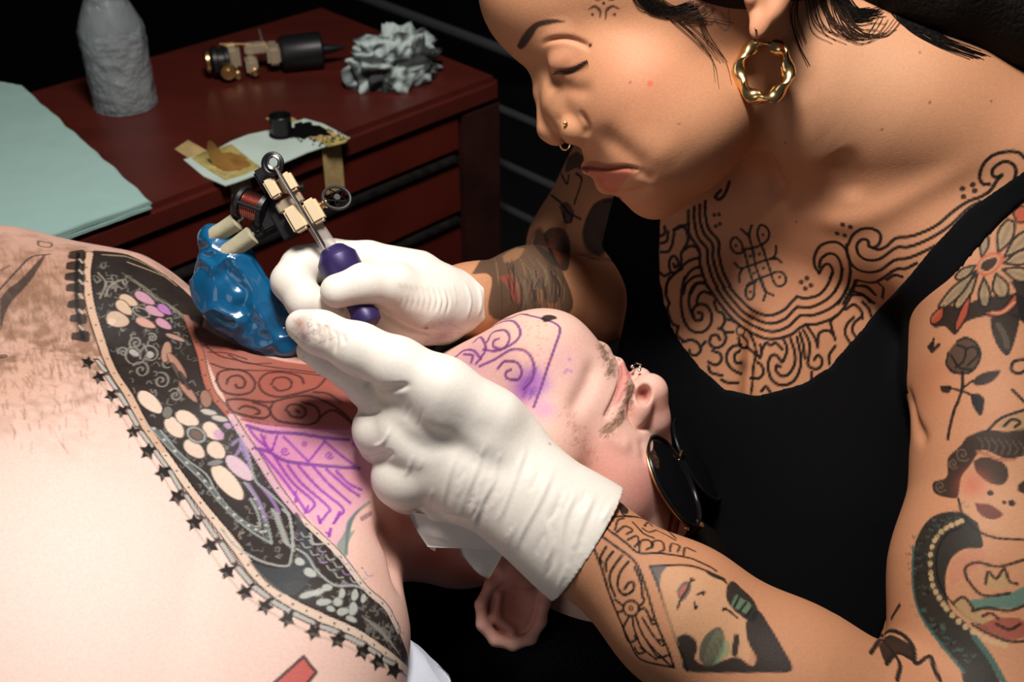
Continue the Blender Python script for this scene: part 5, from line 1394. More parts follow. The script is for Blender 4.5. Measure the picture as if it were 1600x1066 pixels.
slab([on_z(*p) for p in [(480, 208), (505, 203), (545, 219), (540, 225), (512, 232), (498, 222)]], ZV, 0.0005, lift=0.0012).put('smear', m_oint, ts, world=False, smooth=False)
for pl in ([(273, 234), (294, 220), (324, 237), (296, 249)], [(415, 186), (445, 178), (466, 190), (440, 198)]):
    slab([on_z(*p) for p in pl], ZV, 0.0005, lift=0.0003).put('tape_strip', m_tape, ts, world=False, smooth=False)
FN = -e2                                    # outward normal of the front
def drape(x0, x1, ytop, drop, back):
    """a strip folded over the front edge: from (x0..x1, ytop) on the top down the front"""
    p0, p1 = on_z(x0, ytop[0]), on_z(x1, ytop[1])
    a0 = (p0 - A) @ e1; a1 = (p1 - A) @ e1
    g = G(); rows = []
    path = [(back, TOPZ + 0.0019), (0.004, TOPZ + 0.0019), (-0.001, TOPZ - 0.001), (-0.0015, TOPZ - 0.010), (-0.0012, TOPZ - 0.025), (-0.0006, TOPZ - drop)]
    vs = []
    for off in (0, 0.0006):
        for b, zz in path:
            for a in (a0, (a0 + a1) / 2, a1):
                q = A + e1 * a + e2 * (b + 0); q[2] = zz
                q = q + (ZV * off if zz > TOPZ else FN * off)
                vs.append(q)
    n = len(path); fs = []
    for r in range(n - 1):
        for c_ in range(2):
            i = r * 3 + c_; fs.append((i, i + 1, i + 4, i + 3)); j = i + n * 3; fs.append((j, j + 3, j + 4, j + 1))
    for r in range(n - 1):
        for c_ in (0, 2):
            i = r * 3 + c_; fs.append((i, i + 3, i + 3 + n * 3, i + n * 3))
    g.add(vs, fs); return g
drape(521, 549, (236, 224), 0.052, 0.030).put('tape_strip', m_tape, ts, world=False, smooth=False)
drape(369, 402, (287, 276), 0.030, 0.018).put('tape_strip', m_tape, ts, world=False, smooth=False)
# curled flap of tape standing up
g = G(); b0 = on_z(334, 262); b1 = on_z(372, 268); vs = []
for i in range(7):
    t = i / 6
    for q in (b0, b1 + (b0 - b1) * 0.85 * t ** 1.2):
        w = q + ZV * (0.002 + 0.024 * t) + e2 * (0.006 * math.sin(t * 3))
        vs += [w, w + e2 * 0.0006]
fs = []
for i in range(6):
    a = i * 4
    fs += [(a, a + 2, a + 6, a + 4), (a + 1, a + 5, a + 7, a + 3), (a, a + 4, a + 5, a + 1), (a + 2, a + 3, a + 7, a + 6)]
g.add(vs, fs).put('tape_curl', plain('amber_film', (0.40, 0.22, 0.06), 0.3, alpha=0.8), ts, world=False)

cp = on_z(441, 212)
t_cap = thing('ink_cap', 'small black ink cap standing on the taped paper', 'ink cap', Vector(cp))
m_ink = plain('black_ink', (0.003, 0.003, 0.003), 0.35)
g = G(); g.lathe(cp + ZV * 0.0013, ZV, [(0, 0.012), (0.0006, 0.0122), (0.0007, 0.0098), (0.019, 0.0105), (0.0195, 0.0100), (0.019, 0.0092), (0.012, 0.0088)], 28); g.put('cup', plain('black_plastic', (0.006, 0.006, 0.007), 0.3), t_cap, world=False)
g = G(); g.lathe(cp + ZV * 0.0130, ZV, [(0, 0.0088), (0.0008, 0.0087)], 24); g.put('ink', m_ink, t_cap, world=False)
rnd = random.Random(5)
g = G()
def blob(px, py, r, z=0.0017, h=0.0007):
    c = on_z(px, py); n = 9; pts = []
    for k in range(n):
        a = 2 * math.pi * k / n; rr = r * rnd.uniform(0.75, 1.2)
        pts.append(c + np.array([math.cos(a) * rr, math.sin(a) * rr, 0]))
    s_ = slab(pts, ZV, h, lift=z); g.add(s_.v, s_.f)
for x, y, r in [(462, 213, 0.006), (470, 208, 0.009), (482, 205, 0.010), (493, 208, 0.010), (502, 211, 0.007), (475, 215, 0.007), (488, 214, 0.006), (460, 206, 0.005), (468, 198, 0.005), (481, 197, 0.005), (510, 214, 0.004)]:
    blob(x, y, r, 0.0018 + rnd.random() * 0.0003)
for _ in range(150):
    t = rnd.random(); x = 455 + 88 * t + rnd.gauss(0, 6); y = 212 + rnd.gauss(4, 7) * (0.4 + t)
    x = min(max(x, 430), 543); y = min(max(y, 200 + max(0, (x - 500)) * 0.35), 236 - max(0, x - 480) * 0.27)
    blob(x, y, rnd.uniform(0.0004, 0.0013), 0.0018)
o = g.put('ink_spill', m_ink, None, world=False, smooth=False)
tag(o, 'splash of black ink beside the ink cap', 'ink', kind='stuff')

# crumpled ink-stained tissue
def crumple(name, c, rx, ry, rz, seed, amp=0.34):
    bm = bmesh.new(); bmesh.ops.create_icosphere(bm, subdivisions=5, radius=1)
    vs, cs = [], []
    for v in bm.verts:
        p = v.co.copy()
        w = Vector((noise.noise(p * 1.3 + Vector((seed, 0, 0))), noise.noise(p * 1.3 + Vector((0, seed, 0))), noise.noise(p * 1.3 + Vector((0, 0, seed))))) * 0.7
        r1 = 1 - abs(noise.noise((p + w) * 1.7 + Vector((seed, 3, 1)))) * 2
        r2 = 1 - abs(noise.noise((p + w) * 3.6 + Vector((seed, 5, 2)))) * 2
        r3 = 1 - abs(noise.noise((p + w) * 7.5 + Vector((seed, 7, 4)))) * 2
        d = 0.66 + amp * (0.62 * r1 + 0.26 * r2 + 0.07 * r3)
        q = Vector((p.x * rx, p.y * ry, max(p.z * rz * 1.0, -rz * 0.42))) * d
        vs.append(c + e1 * -q.x + e2 * q.y + ZV * q.z)
        st = noise.noise((p + w) * 2.3 + Vector((11, seed, 0))) + 0.55 * noise.noise(p * 6 + Vector((1, 2, seed))) - 0.22 * p.z + 0.60 + 0.8 * max(-r1, 0) - 0.45 * max(r2, 0)
        a = min(max((st - 0.05) * 3.2, 0), 0.93)
        cs.append([0.42 * (1 - a) + 0.02 * a, 0.50 * (1 - a) + 0.02 * a, 0.48 * (1 - a) + 0.022 * a])
    fs = [tuple(x.index for x in f.verts) for f in bm.faces]; bm.free()
    return link(name, np.array(vs), fs, m_paper, None, True, np.array(cs), world=False)
o = crumple('tissue', on_z(616, 122) + ZV * 0.014, 0.050, 0.036, 0.036, 4.3, amp=0.62)
tag(o, 'crumpled tissue smudged with black ink at the back of the cabinet top', 'tissue')

# second tattoo machine lying on the cabinet
m_brass = plain('brass', (0.55, 0.36, 0.16), 0.3, metal=1)
m_cream = plain('cream_enamel', (0.66, 0.52, 0.34), 0.35, spec=0.5, coat=0.3)
m_creamd = plain('bone_metal', (0.42, 0.34, 0.24), 0.35, metal=0.4)
m_blk = plain('black_rubber', (0.006, 0.006, 0.007), 0.42, spec=0.4)
m_steel = plain('steel', (0.62, 0.62, 0.60), 0.22, metal=1)
mo = on_z(430, 112)
t_m2 = thing('tattoo_machine', 'tattoo machine with fat black grip lying on the red cabinet top', 'tattoo machine', Vector(mo))
mx = unit(on_z(535, 96) - on_z(330, 118)); my = np.cross(ZV, mx)
def mp(a, b, h): return mo + mx * a + my * b + ZV * h
L2 = np.linalg.norm(on_z(535, 96) - on_z(330, 118)) / 205.0      # metres per pixel along the axis
def ax(px): return (px - 430) * L2
g = G(); g.lathe(mp(ax(440), 0, 0.0185), mx, [(0, 0.012), (0.001, 0.0165), (0.004, 0.0182), ((ax(507) - ax(440)) * 0.93, 0.0188), ((ax(507) - ax(440)) * 0.98, 0.017), (ax(507) - ax(440), 0.012)], 32, wob=lambda i, k: 1 + 0.012 * (k % 2)); g.put('grip', m_blk, t_m2, world=False)
g = G(); g.lathe(mp(ax(506), 0, 0.0185), mx, [(0, 0.006), (0.006, 0.0052), (0.018, 0.003), (0.026, 0.0008)], 16); g.put('tip', m_blk, t_m2, world=False)
g = G(); g.tube([mp(ax(425), 0, 0.019), mp(ax(446), 0, 0.0185)], 0.0048, 14); g.put('tube', m_steel, t_m2, world=False)
for a0, a1, b, h, w, t in ((420, 441, 0.0, 0.020, 0.012, 0.010), (388, 424, 0.004, 0.026, 0.005, 0.006), (386, 404, -0.004, 0.012, 0.011, 0.008), (352, 380, 0.003, 0.020, 0.010, 0.013)):
    g = G(); c = mp((ax(a0) + ax(a1)) / 2, b, h); g.block(c, mx, my, ZV, (ax(a1) - ax(a0)) / 2, w, t, 0.45); g.put('frame_piece', m_creamd, t_m2, world=False)
g = G(); g.lathe(mp(ax(336), 0, 0.018), mx, [(0, 0.012), (0.002, 0.0155), (0.006, 0.0155), (0.007, 0.0125), (0.013, 0.0125), (0.014, 0.0155), (0.018, 0.0150), (0.019, 0.01)], 28); g.put('coil', m_blk, t_m2, world=False)
g = G(); g.lathe(mp(ax(326), 0, 0.019), mx, [(0, 0.008), (0.002, 0.0125), (0.005, 0.0125), (0.006, 0.008)], 24); g.put('end_cap', m_brass, t_m2, world=False)
g = G(); g.lathe(mp(ax(358), -0.012, 0.012), -my, [(0, 0.008), (0.004, 0.0085), (0.008, 0.0075), (0.0085, 0.004), (0.012, 0.004)], 20); g.put('thumb_nut', m_brass, t_m2, world=False)
for a, b, h in ((372, -0.010, 0.006), (398, -0.011, 0.008)):
    g = G(); g.lathe(mp(ax(a), b, h), -my, [(0, 0.0045), (0.006, 0.0045), (0.007, 0.003)], 12); g.put('screw', m_brass, t_m2, world=False)
g = G(); g.tube([mp(ax(418), 0.004, 0.03), mp(ax(414), 0.004, 0.046)], 0.0016, 8); g.put('contact_pin', m_steel, t_m2, world=False)
g = G(); g.tube([mp(ax(352), 0.004, 0.034), mp(ax(385), 0.004, 0.032), mp(ax(420), 0.002, 0.03)], 0.0012, 8); g.put('armature_bar', m_brass, t_m2, world=False)

# ---------------------------------------------------------------- tattoo machine in the hand
t_m1 = thing('tattoo_machine', 'tattoo machine with purple grip held in the gloved hand', 'tattoo machine', W(575, 505, 0))
Z0 = -22
m_purple = plain('purple_anodised', (0.030, 0.018, 0.095), 0.42, metal=0.2, spec=0.5, bump=(500, 0.15, 0.0003))
axm = unit(P(578, 510, -12) - P(520, 392, Z0 - 6))
g = G(); b = P(518, 388, Z0 - 5); Lg = np.linalg.norm(P(580, 512, -12) - b)
g.lathe(b, axm, [(0, 17), (2, 20), (19, 32.5), (22, 33), (44, 33), (52, 29), (62, 21), (80, 19), (Lg - 30, 20), (Lg - 22, 24), (Lg - 8, 22), (Lg - 2, 14)], 40); g.put('grip', m_purple, t_m1)
g = G(); g.lathe(P(572, 500, -12), axm, [(0, 10), (10, 10), (12, 8), (22, 6), (34, 3.5), (40, 1.2)], 20); g.put('tip', m_steel, t_m1)
g = G(); g.tube([P(492, 352, Z0 + 2), P(520, 394, Z0 + 2)], 13, 20); g.put('clear_tube', plain('clear_plastic', (0.55, 0.50, 0.45), 0.15, alpha=0.45), t_m1)
g = G(); g.tube([P(431, 262, Z0 + 40), P(455, 302, Z0 + 36), P(487, 352, Z0 + 24), P(510, 390, Z0 + 10)], 3.2, 10); g.put('needle_bar', m_steel, t_m1)
g = G(); g.tube([P(427 + 9 * math.cos(a), 254 + 10 * math.sin(a), Z0 + 40) for a in np.linspace(0, 2 * math.pi, 20, endpoint=False)], 2.4, 8, closed=True); g.put('needle_loop', m_steel, t_m1)
g = G(); g.tube([P(426 + 14 * math.cos(a), 256 + 15 * math.sin(a), Z0 + 34) for a in np.linspace(0, 2 * math.pi, 24, endpoint=False)], 4.2, 8, closed=True); g.put('rubber_band', m_blk, t_m1)
am = unit(P(503, 386, Z0) - P(427, 254, Z0)); bm_ = unit(np.array([-am[1], am[0], 0])); cm = np.cross(am, bm_)
zq = zoomed(300, 220, 0.2814)
def fp(x, y, z=0): q = zq((x, y))[0]; return P(q[0], q[1], Z0 + z)
for (cx, cy, ha, hb, z, hz) in ((450, 266, 16, 9, 22, 11), (536, 236, 16, 11.5, 20, 11), (580, 435, 21, 12.5, 20, 12), (680, 392, 20, 11.5, 18, 12)):
    g = G(); g.block(fp(cx, cy, z), am, bm_, cm, ha, hb, hz, 0.35); g.put('frame_block', m_cream, t_m1)
g = G(); g.block(fp(500, 260, 8), am, bm_, cm, 12, 22, 10, 0.2); g.put('frame_bridge', m_creamd, t_m1)
g = G(); g.block(fp(545, 345, 10), am, bm_, cm, 9, 22, 9, 0.25); g.put('front_binding', m_creamd, t_m1)
g = G(); g.block(fp(555, 440, -2), am, bm_, cm, 24, 26, 9, 0.2); g.put('frame_base', m_blk, t_m1)
g = G(); g.block(fp(425, 235, -8), am, bm_, cm, 26, 13, 12, 0.3); g.put('spring_arm', m_blk, t_m1)
g = G(); g.block(fp(430, 400, -8), am, bm_, cm, 26, 22, 12, 0.3); g.put('yoke', m_blk, t_m1)
g = G(); g.block(fp(420, 470, -14), unit(P(410, 330, 0) - P(470, 300, 0)), unit(P(0, 0, 0) - P(-10, -20, 0)), cm, 26, 14, 9, 0.3); g.put('lower_yoke', m_blk, t_m1)
# coil: black disc ends with copper windings between
ca = unit(fp(275, 345, 0) - fp(415, 395, 10)); m_cop = plain('copper_wire', (0.55, 0.22, 0.18), 0.28, metal=1)
c0 = fp(425, 395, -2)
g = G(); g.lathe(c0, ca, [(0, 20), (1, 27), (8, 29), (10, 26), (11, 20)], 32); g.put('coil_washer', m_blk, t_m1)
g = G(); pr = []
for i in range(9):
    pr += [(11 + i * 3.4, 20.0), (11 + i * 3.4 + 0.9, 22.6), (11 + i * 3.4 + 2.4, 22.6)]
g.lathe(c0, ca, pr + [(42, 20)], 32); g.put('winding', m_cop, t_m1)
g = G(); g.lathe(c0 + ca * 41, ca, [(0, 20), (1, 27), (7, 28), (14, 24), (17, 14), (18, 3)], 32); g.put('coil_washer', m_blk, t_m1)
g = G(); g.tube([c0 + ca * 3 + cm * 26 + bm_ * -4, c0 + ca * 46 + cm * 25 + bm_ * -4], 3.4, 8); g.put('tie', m_blk, t_m1)
# binding post and wheel
g = G(); g.lathe(fp(690, 372, 8), unit(P(526, 308, 0) - P(492, 326, 0)), [(0, 5), (2, 8.5), (8, 9), (9, 6.5), (13, 6.5), (14, 9), (20, 8), (22, 4)], 20); g.put('binding_post', m_brass, t_m1)
g = G(); wc_ = fp(803, 316, 6); wn = unit(np.array([0.35, 0.25, 0.9])); wa = unit(np.cross(wn, [0, 1, 0])); wb_ = np.cross(wn, wa)
ring = [wc_ + 22 * (math.cos(a) * wa + 0.85 * math.sin(a) * wb_) for a in np.linspace(0, 2 * math.pi, 28, endpoint=False)]
g.tube(ring, 2.6, 8, closed=True)
st = [wc_ + 20 * (math.cos(a) * wa + 0.85 * math.sin(a) * wb_) for a in np.radians([90, 234, 18, 162, 306])]
g.tube([p + wn * 1.5 for p in st], 1.9, 6, closed=True); g.tube([wc_ - wn * 4, wc_ + wn * 4], 5, 12)
g.put('thumb_wheel', plain('dark_metal', (0.02, 0.02, 0.022), 0.5), t_m1)
g = G(); g.lathe(fp(600, 262, 6), unit(P(20, -5, 0) - P(0, 0, 0)), [(0, 6), (6, 7), (8, 5)], 14); g.put('side_screw', m_blk, t_m1)

# clip cord with its plugs and blue bag
t_cc = thing('clip_cord', 'pair of beige plugs in a crinkled blue plastic cord bag behind the machine', 'cord', W(410, 520, -60))
m_beige = plain('beige_rubber', (0.36, 0.33, 0.22), 0.7, bump=(400, 0.4, 0.0005), var=0.15, vscale=120)
for a, b, r in (((330, 372, -50), (372, 345, -36), 14.5), ((352, 398, -42), (396, 366, -32), 15.5)):
    g = G(); pa, pb = P(*a), P(*b); d_ = unit(pb - pa); L_ = np.linalg.norm(pb - pa)
    g.lathe(pa, d_, [(0, r * 0.7), (2, r), (L_ * 0.5, r * 0.95), (L_ - 2, r), (L_, r * 0.7)], 24, wob=lambda i, k: 1 + 0.04 * math.sin(k * 1.3)); g.put('plug', m_beige, t_cc)
    g = G(); g.tube([pb - d_ * 2, pb + d_ * 12], 4, 8); g.put('prong', m_steel, t_cc)
bag = T([(336, 378, -60, 27), (352, 404, -56, 34), (352, 440, -60, 46), (372, 470, -66, 48), (408, 500, -70, 40), (446, 526, -82, 34), (472, 536, -125, 26)], k=18, flat=(np.array([0, 0, 1.0]), 0.7))
bgm = isosurface(bag, 3.0, (-560, -160, -200), (-180, 200, 40))
N_ = bgm.normals()
for i in range(len(bgm.v)):
    p = Vector(bgm.v[i]) * 0.017
    w = Vector((noise.noise(p), noise.noise(p + Vector((5, 0, 0))), 0)) * 0.8
    f = (0.5 - abs(noise.noise((p + w) * 1.2))) * 20 + (0.4 - abs(noise.noise((p + w) * 2.7 + Vector((3, 3, 3))))) * 2.5
    bgm.v[i] += N_[i] * (f - 5)
bgm.nn = None
m_blue = plain('blue_plastic_film', (0.006, 0.085, 0.20), 0.2, spec=0.6, coat=0.25)
put('cord_bag', bgm, m_blue, t_cc)
g = G(); g.tube([P(465, 532, -100), P(490, 548, -190), P(520, 560, -330), P(545, 620, -520)], 6, 10); g.put('cord', m_blk, t_cc)

# ---------------------------------------------------------------- hair, jewellery, glasses, cloths
rnd = random.Random(12)
def near_z(m, x, y, up=0.0):
    p = m.at(x, y)
    return None if p is None else p + np.array([0, 0, up])
# dark hair mass: over the skull, behind the ear and the knot at the nape
hp = E(1050, -128, -20, 285, 205, 196, ang=10, k=30)
hp += E(1180, -110, 60, 140, 110, 110, k=30)
hp += T([(1330, -70, 0, 80), (1400, -50, 20, 66), (1490, -30, 30, 86), (1600, 15, 20, 86), (1720, 60, 0, 90)], k=50)
hp += E(1128, -40, 120, 130, 52, 50, ang=4, k=30)
hp += E(880, -160, -20, 160, 120, 120, k=30, op=-1)
hm = isosurface(hp, 5.0, (-120, 380, -320), (1100, 1000, 320))
hm.normals()
put('hair', hm, M['hair'], t_w)
def strands(name, paths, r, mat, parent, m=None, up=0.8, seg=4):
    g = G()
    for pts in paths:
        c = curve(pts, 6); L = []
        for x, y in c:
            p = near_z(m, x, y, up)
            if p is None: p = L[-1] if L else None
            if p is not None: L.append(p)
        if len(L) > 3:
            L = np.array(L)
            for _ in range(4): L[1:-1, 2] = (L[:-2, 2] + L[2:, 2]) / 2 * 0.5 + L[1:-1, 2] * 0.5 + 0.3
            n = len(L); g.tube(list(L), [r * (1 - 0.6 * i / n) for i in range(n)], seg, cap=False)
    return g.put(name, mat, parent)
paths = []
def fan(base, n, j, end=1.0):
    for _ in range(n):
        dx, dy = rnd.gauss(0, j), rnd.gauss(0, j * 0.6); e = rnd.uniform(0.55, 1.0) * end
        k = max(3, int(len(base) * e)); paths.append([(x + dx * (0.5 + i / len(base)), y + dy + rnd.gauss(0, 1.2)) for i, (x, y) in enumerate(base[:k])])
fan([(1010, -15), (1025, 6), (1050, 22), (1080, 24), (1105, 12), (1125, -8)], 30, 9)
fan([(1030, 5), (1070, 30), (1110, 35), (1150, 45), (1165, 75)], 7, 7)
fan([(1050, 20), (1090, 55), (1120, 90), (1130, 130), (1128, 165)], 5, 8)
fan([(1090, 15), (1110, 60), (1135, 95), (1150, 120)], 4, 8)
fan([(1300, -25), (1310, 20), (1330, 50), (1360, 55), (1380, 30), (1392, -10)], 22, 12)
fan([(1245, -10), (1243, 30), (1256, 70), (1275, 105), (1290, 80)], 6, 7)
fan([(1262, -15), (1275, 40), (1310, 62), (1345, 68)], 8, 7)
fan([(1280, -20), (1300, 30), (1340, 62), (1380, 50), (1398, 10)], 12, 9)
o = strands('loose_strands', paths, 0.75, M['hair_fine'], t_w, wm); o['kind'] = 'stuff'
paths = []
fan([(998, -10), (1015, 8), (1045, 18), (1080, 10), (1110, -10)], 60, 8); fan([(1300, -30), (1330, 20), (1365, 20), (1390, -15)], 60, 10)
fan([(1385, -20), (1420, 30), (1470, 62), (1530, 85), (1600, 108)], 60, 9)
o = strands('hairline', paths, 1.1, M['hair'], t_w, wm); o['kind'] = 'stuff'
# eyelashes
g = G()
for i in range(22):
    t = i / 21; x = 868 + t * 48; y = 112 - t * 18 + 4 * math.sin(t * 3.1)
    p = near_z(wm, x, y, 0.5)
    if p is not None: g.tube([p, p + np.array([-3 + 5 * t, -5, 5]), p + np.array([-7 + 9 * t, -7 - 2 * math.sin(t * 3), 9])], [0.8, 0.6, 0.2], 4, cap=False)
g.put('eyelashes', M['hair'], t_w)
# man's hair: cropped dark cap behind the ear
mh = E(905, 985, -215, 235, 120, 205, k=30) + E(1010, 930, -235, 150, 150, 190, k=30) + E(700, 985, -190, 90, 56, 80, k=40)
mhm = isosurface(mh, 6.0, (-420, -640, -560), (500, -180, 120), smooth=1)
put('hair', mhm, M['hair'], t_m)

# twisted gold hoop
ec = near_z(wm, 1186, 118, 30); T_h = thing('hoop_earring', "large twisted gold hoop hanging from the woman's ear", 'earring', Vector(to_world(ec)[0]))
g = G(); n = 240; pts = []; sec = 14; vs = []
for i in range(n):
    a = 2 * math.pi * i / n + math.pi / 2
    cx, cy = 35 * math.cos(a), -41 * math.sin(a) * 1.0
    ctr = ec + np.array([cx, cy + 0, 7 * math.cos(a)])
    t = unit(np.array([-35 * math.sin(a), -41 * math.cos(a), -7 * math.sin(a)])); nrm_ = unit(np.cross(t, [0, 0, 1.0])); b_ = np.cross(t, nrm_)
    tw = 3.0 * a
    k0 = 1.0 if not (abs(((a - math.pi * 1.5 + math.pi) % (2 * math.pi)) - math.pi) < 0.34) else 0.42
    for k in range(sec):
        q = 2 * math.pi * k / sec
        x, y = 11.5 * math.cos(q) * k0, 7.0 * math.sin(q) * k0
        vs.append(ctr + nrm_ * (x * math.cos(tw) - y * math.sin(tw)) + b_ * (x * math.sin(tw) + y * math.cos(tw)))
fs = [(i * sec + k, i * sec + (k + 1) % sec, ((i + 1) % n) * sec + (k + 1) % sec, ((i + 1) % n) * sec + k) for i in range(n) for k in range(sec)]
g.add(vs, fs).put('hoop', M['gold'], T_h)
g = G(); a0 = near_z(wm, 1180, 52, 3); g.tube([a0 + np.array([-2, 8, -4]), a0 + np.array([0, 2, 4]), ec + np.array([-9, 42, 3]), ec + np.array([6, 40, 2])], 1.6, 8); g.put('ear_wire', M['gold'], T_h)
# nose stud and septum ring
p = near_z(wm, 883, 194, 2); g = G()
for dx, dy, r in ((0, 0, 3.6),): g.lathe(p, (0.2, 0, 1), [(0, 0.5), (0.6, r * 0.8), (2.4, r), (4.2, r * 0.8), (5, 0.4)], 16)
tag(g.put('nose_stud', M['gold']), 'tiny gold stud in the side of the woman\'s nose', 'nose stud')
g = G(); c = P(883, 226, -8); g.tube([c + np.array([7.5 * math.cos(a), 7.5 * math.sin(a), 3 * math.sin(a)]) for a in np.linspace(math.radians(150), math.radians(395), 16)], 1.5, 8)
tag(g.put('septum_ring', M['gold']), "small gold ring under the tip of the woman's nose", 'nose ring')
g = G(); q = P(990, 576, -70)
for x, y, z_, r in ((988, 573, -72, 3.2), (999, 579, -70, 3.0), (1000, 574, -84, 2.6)): g.lathe(P(x, y, z_), (0, 0, 1), [(-r, 0.3), (-r * .7, r * .7), (0, r), (r * .7, r * .7), (r, 0.3)], 14)
g.tube([P(988, 573, -74), P(994, 567, -82), P(1002, 570, -88)], 1.2, 6)
tag(g.put('nose_ring', M['silver']), "silver barbell ring under the lying man's nose", 'nose ring')

# sunglasses on the man
t_sg = thing('sunglasses', 'black and gold sunglasses worn by the lying man', 'sunglasses', W(1055, 760, -60))
m_lens = plain('dark_lens', (0.004, 0.004, 0.005), 0.08, spec=0.6, coat=0.6)
m_bf = plain('black_frame', (0.006, 0.006, 0.007), 0.2, spec=0.5)
m_tort = plain('red_brown_arm', (0.22, 0.05, 0.025), 0.3, spec=0.5)
def lens(c, ax, ay, az, rx, ry):
    """domed lens with thickness; az looks outwards"""
    g = G(); N_ = 36; R_ = 7; vs = []
    for side in (0, 1):
        for r in range(R_ + 1):
            for k in range(N_):
                a = 2 * math.pi * k / N_; f = r / R_
                vs.append(c + ax * rx * f * math.cos(a) + ay * ry * f * math.sin(a) * (1 - 0.06 * math.cos(a)) + az * (9 * (1 - f * f) - side * 2.5))
    fs = []
    for side in (0, 1):
        o_ = side * (R_ + 1) * N_
        for r in range(R_):
            for k in range(N_):
                a_, b_ = o_ + r * N_ + k, o_ + r * N_ + (k + 1) % N_
                fs.append((a_, b_, b_ + N_, a_ + N_) if side == 0 else (a_, a_ + N_, b_ + N_, b_))
    g.add(vs, fs); ring_ = [c + ax * rx * math.cos(a) + ay * ry * math.sin(a) * (1 - 0.06 * math.cos(a)) for a in np.linspace(0, 2 * math.pi, 48, endpoint=False)]
    return g, ring_
la = unit(P(1088, 818, -40) - P(1016, 682, -50))          # long way of the lens
lz = unit(np.array([0.80, 0.42, 0.43])); lz = unit(lz - la * (lz @ la)); lb = np.cross(lz, la)
c = P(1053, 752, -38)
g, rg = lens(c, la, lb, lz, 78, 66); g.put('lens', m_lens, t_sg)
g = G(); g.tube([p - lz * 2 for p in rg], 2.6, 8, closed=True); g.put('gold_rim', M['gold'], t_sg)
g = G(); g.tube([p + lz * 1.5 for p in rg], 3.2, 8, closed=True); g.put('black_rim', m_bf, t_sg)
c2 = c - lb * 160 * np.sign(lb[2]) ; c2 = c2 + lz * -6
g, rg2 = lens(c2, la, lb, lz, 78, 66); g.put('lens', m_lens, t_sg)
g = G(); g.tube([p + lz * 1.5 for p in rg2], 3.2, 8, closed=True); g.put('black_rim', m_bf, t_sg)
sgn = np.sign(lb[2])
g = G(); g.tube([c - lb * 62 * sgn - la * 20, c - lb * 80 * sgn - la * 30 + lz * 5, c - lb * 98 * sgn - la * 20], 2.6, 8); g.put('bridge', M['gold'], t_sg)
hx = P(1093, 822, -40)
g = G(); g.tube([P(1075, 800, -44), P(1090, 815, -40), hx], 2.6, 8); g.put('hinge_wire', M['gold'], t_sg)
for x, y in ((1096, 820), (1079, 812), (1073, 826)):
    g = G(); g.lathe(P(x, y, -38), (0, 0, 1), [(-3, 1), (-2, 4), (2, 4), (3, 1)], 12); g.put('hinge', M['gold'], t_sg)
g = G(); g.tube([P(1060, 798, -52), P(1054, 818, -50), P(1048, 842, -46), P(1036, 880, -50), P(1015, 930, -60)], 8.0, 10); g.put('temple_arm', m_tort, t_sg)
g = G(); g.tube([P(1094, 822, -42), P(1075, 838, -50), P(1050, 860, -60)], 5, 8); g.put('front_arm', m_bf, t_sg)

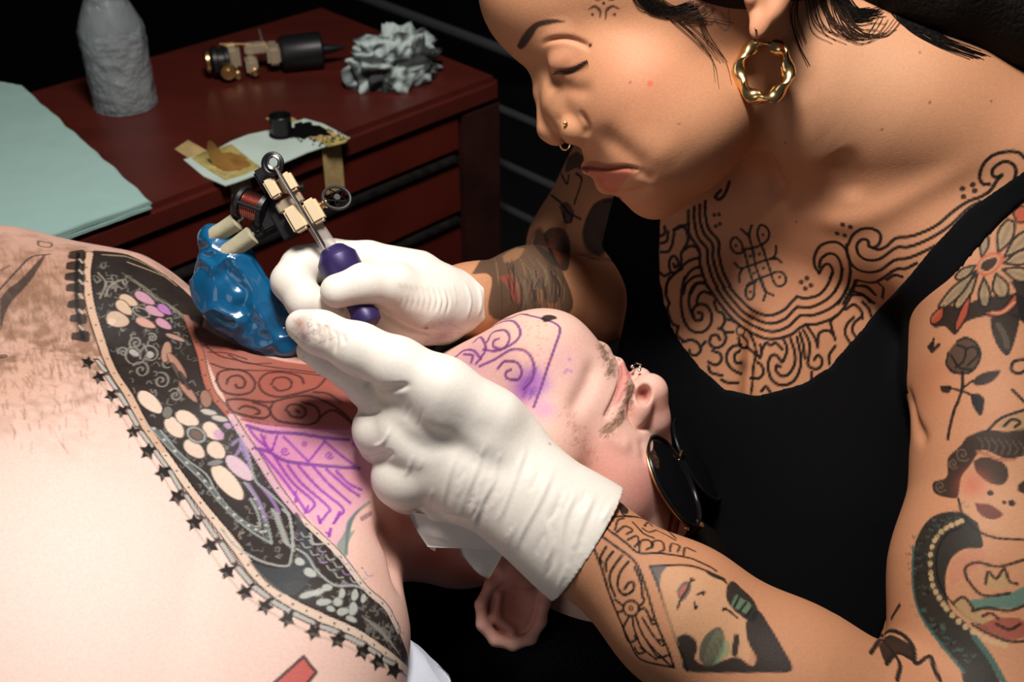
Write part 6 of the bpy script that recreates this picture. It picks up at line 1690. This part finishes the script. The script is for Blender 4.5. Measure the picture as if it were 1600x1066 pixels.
# folded tissue under the front glove
m_tis = plain('white_tissue', (0.62, 0.60, 0.57), 0.9, spec=0.1, bump=(500, 0.35, 0.0005))
def cloth(name, grid, mat, parent, th=2.0, seed=0, amp=2.0, sub=5):
    """grid: rows of (px, py, z); smooth sheet with thickness"""
    A_ = np.array([[P(*p) for p in row] for row in grid])
    R1 = np.stack([np.stack([np.interp(np.linspace(0, A_.shape[0] - 1, A_.shape[0] * sub), range(A_.shape[0]), A_[:, j, i]) for i in range(3)], -1) for j in range(A_.shape[1])], 1)
    R2 = np.stack([np.stack([np.interp(np.linspace(0, A_.shape[1] - 1, A_.shape[1] * sub), range(A_.shape[1]), R1[k, :, i]) for i in range(3)], -1) for k in range(R1.shape[0])], 0)
    for i in range(R2.shape[0]):
        for j in range(R2.shape[1]):
            p = R2[i, j]; R2[i, j, 2] += amp * noise.noise(Vector((p[0] * 0.04 + seed, p[1] * 0.04, 1.0))) * 2
    n, m_ = R2.shape[:2]; vs = list(R2.reshape(-1, 3)) + list((R2 - np.array([0, 0, th])).reshape(-1, 3)); o_ = n * m_; fs = []
    for i in range(n - 1):
        for j in range(m_ - 1):
            a = i * m_ + j; fs.append((a, a + m_, a + m_ + 1, a + 1)); fs.append((o_ + a, o_ + a + 1, o_ + a + m_ + 1, o_ + a + m_))
    rim = [i * m_ for i in range(n)] + [(n - 1) * m_ + j for j in range(1, m_)] + [i * m_ + m_ - 1 for i in range(n - 2, -1, -1)] + [j for j in range(m_ - 2, 0, -1)]
    for i in range(len(rim)):
        a, b = rim[i], rim[(i + 1) % len(rim)]; fs.append((a, b, o_ + b, o_ + a))
    return link(name, np.array(vs), fs, mat, parent, True)
t_ti = thing('folded_tissue', 'folded white tissue held under the front glove over the neck', 'tissue', W(730, 860, 80))
cloth('tissue_fold', [[(640, 800, 90), (700, 810, 96), (800, 840, 100)], [(652, 830, 80), (700, 845, 88), (800, 860, 92)], [(668, 855, 74), (715, 857, 82), (800, 864, 84)]], m_tis, t_ti, seed=1)
cloth('tissue_fold', [[(640, 805, 84), (660, 812, 86), (680, 835, 84)], [(652, 830, 76), (664, 838, 78), (682, 850, 76)], [(672, 858, 70), (676, 861, 70), (680, 862, 70)]], m_tis, t_ti, seed=2)
cloth('tissue_fold', [[(710, 840, 72), (760, 840, 74), (805, 848, 74)], [(722, 868, 66), (755, 872, 68), (785, 868, 68)], [(742, 892, 60), (752, 900, 62), (764, 905, 62)]], m_tis, t_ti, seed=3)
t_to = thing('bed_towel', 'white towel tucked under the near shoulder of the lying man', 'towel', W(665, 1060, 40))
cloth('towel_layer', [[(560, 985, 60), (640, 1000, 40), (652, 1008, 20)], [(560, 1050, 110), (665, 1030, 70), (682, 1036, 40)], [(560, 1120, 150), (690, 1075, 100), (703, 1060, 70)], [(560, 1250, 200), (700, 1180, 180), (720, 1150, 150)]], plain('white_towel', (0.50, 0.54, 0.62), 0.9, bump=(600, 0.4, 0.0006)), t_to, th=6, seed=4, amp=4)
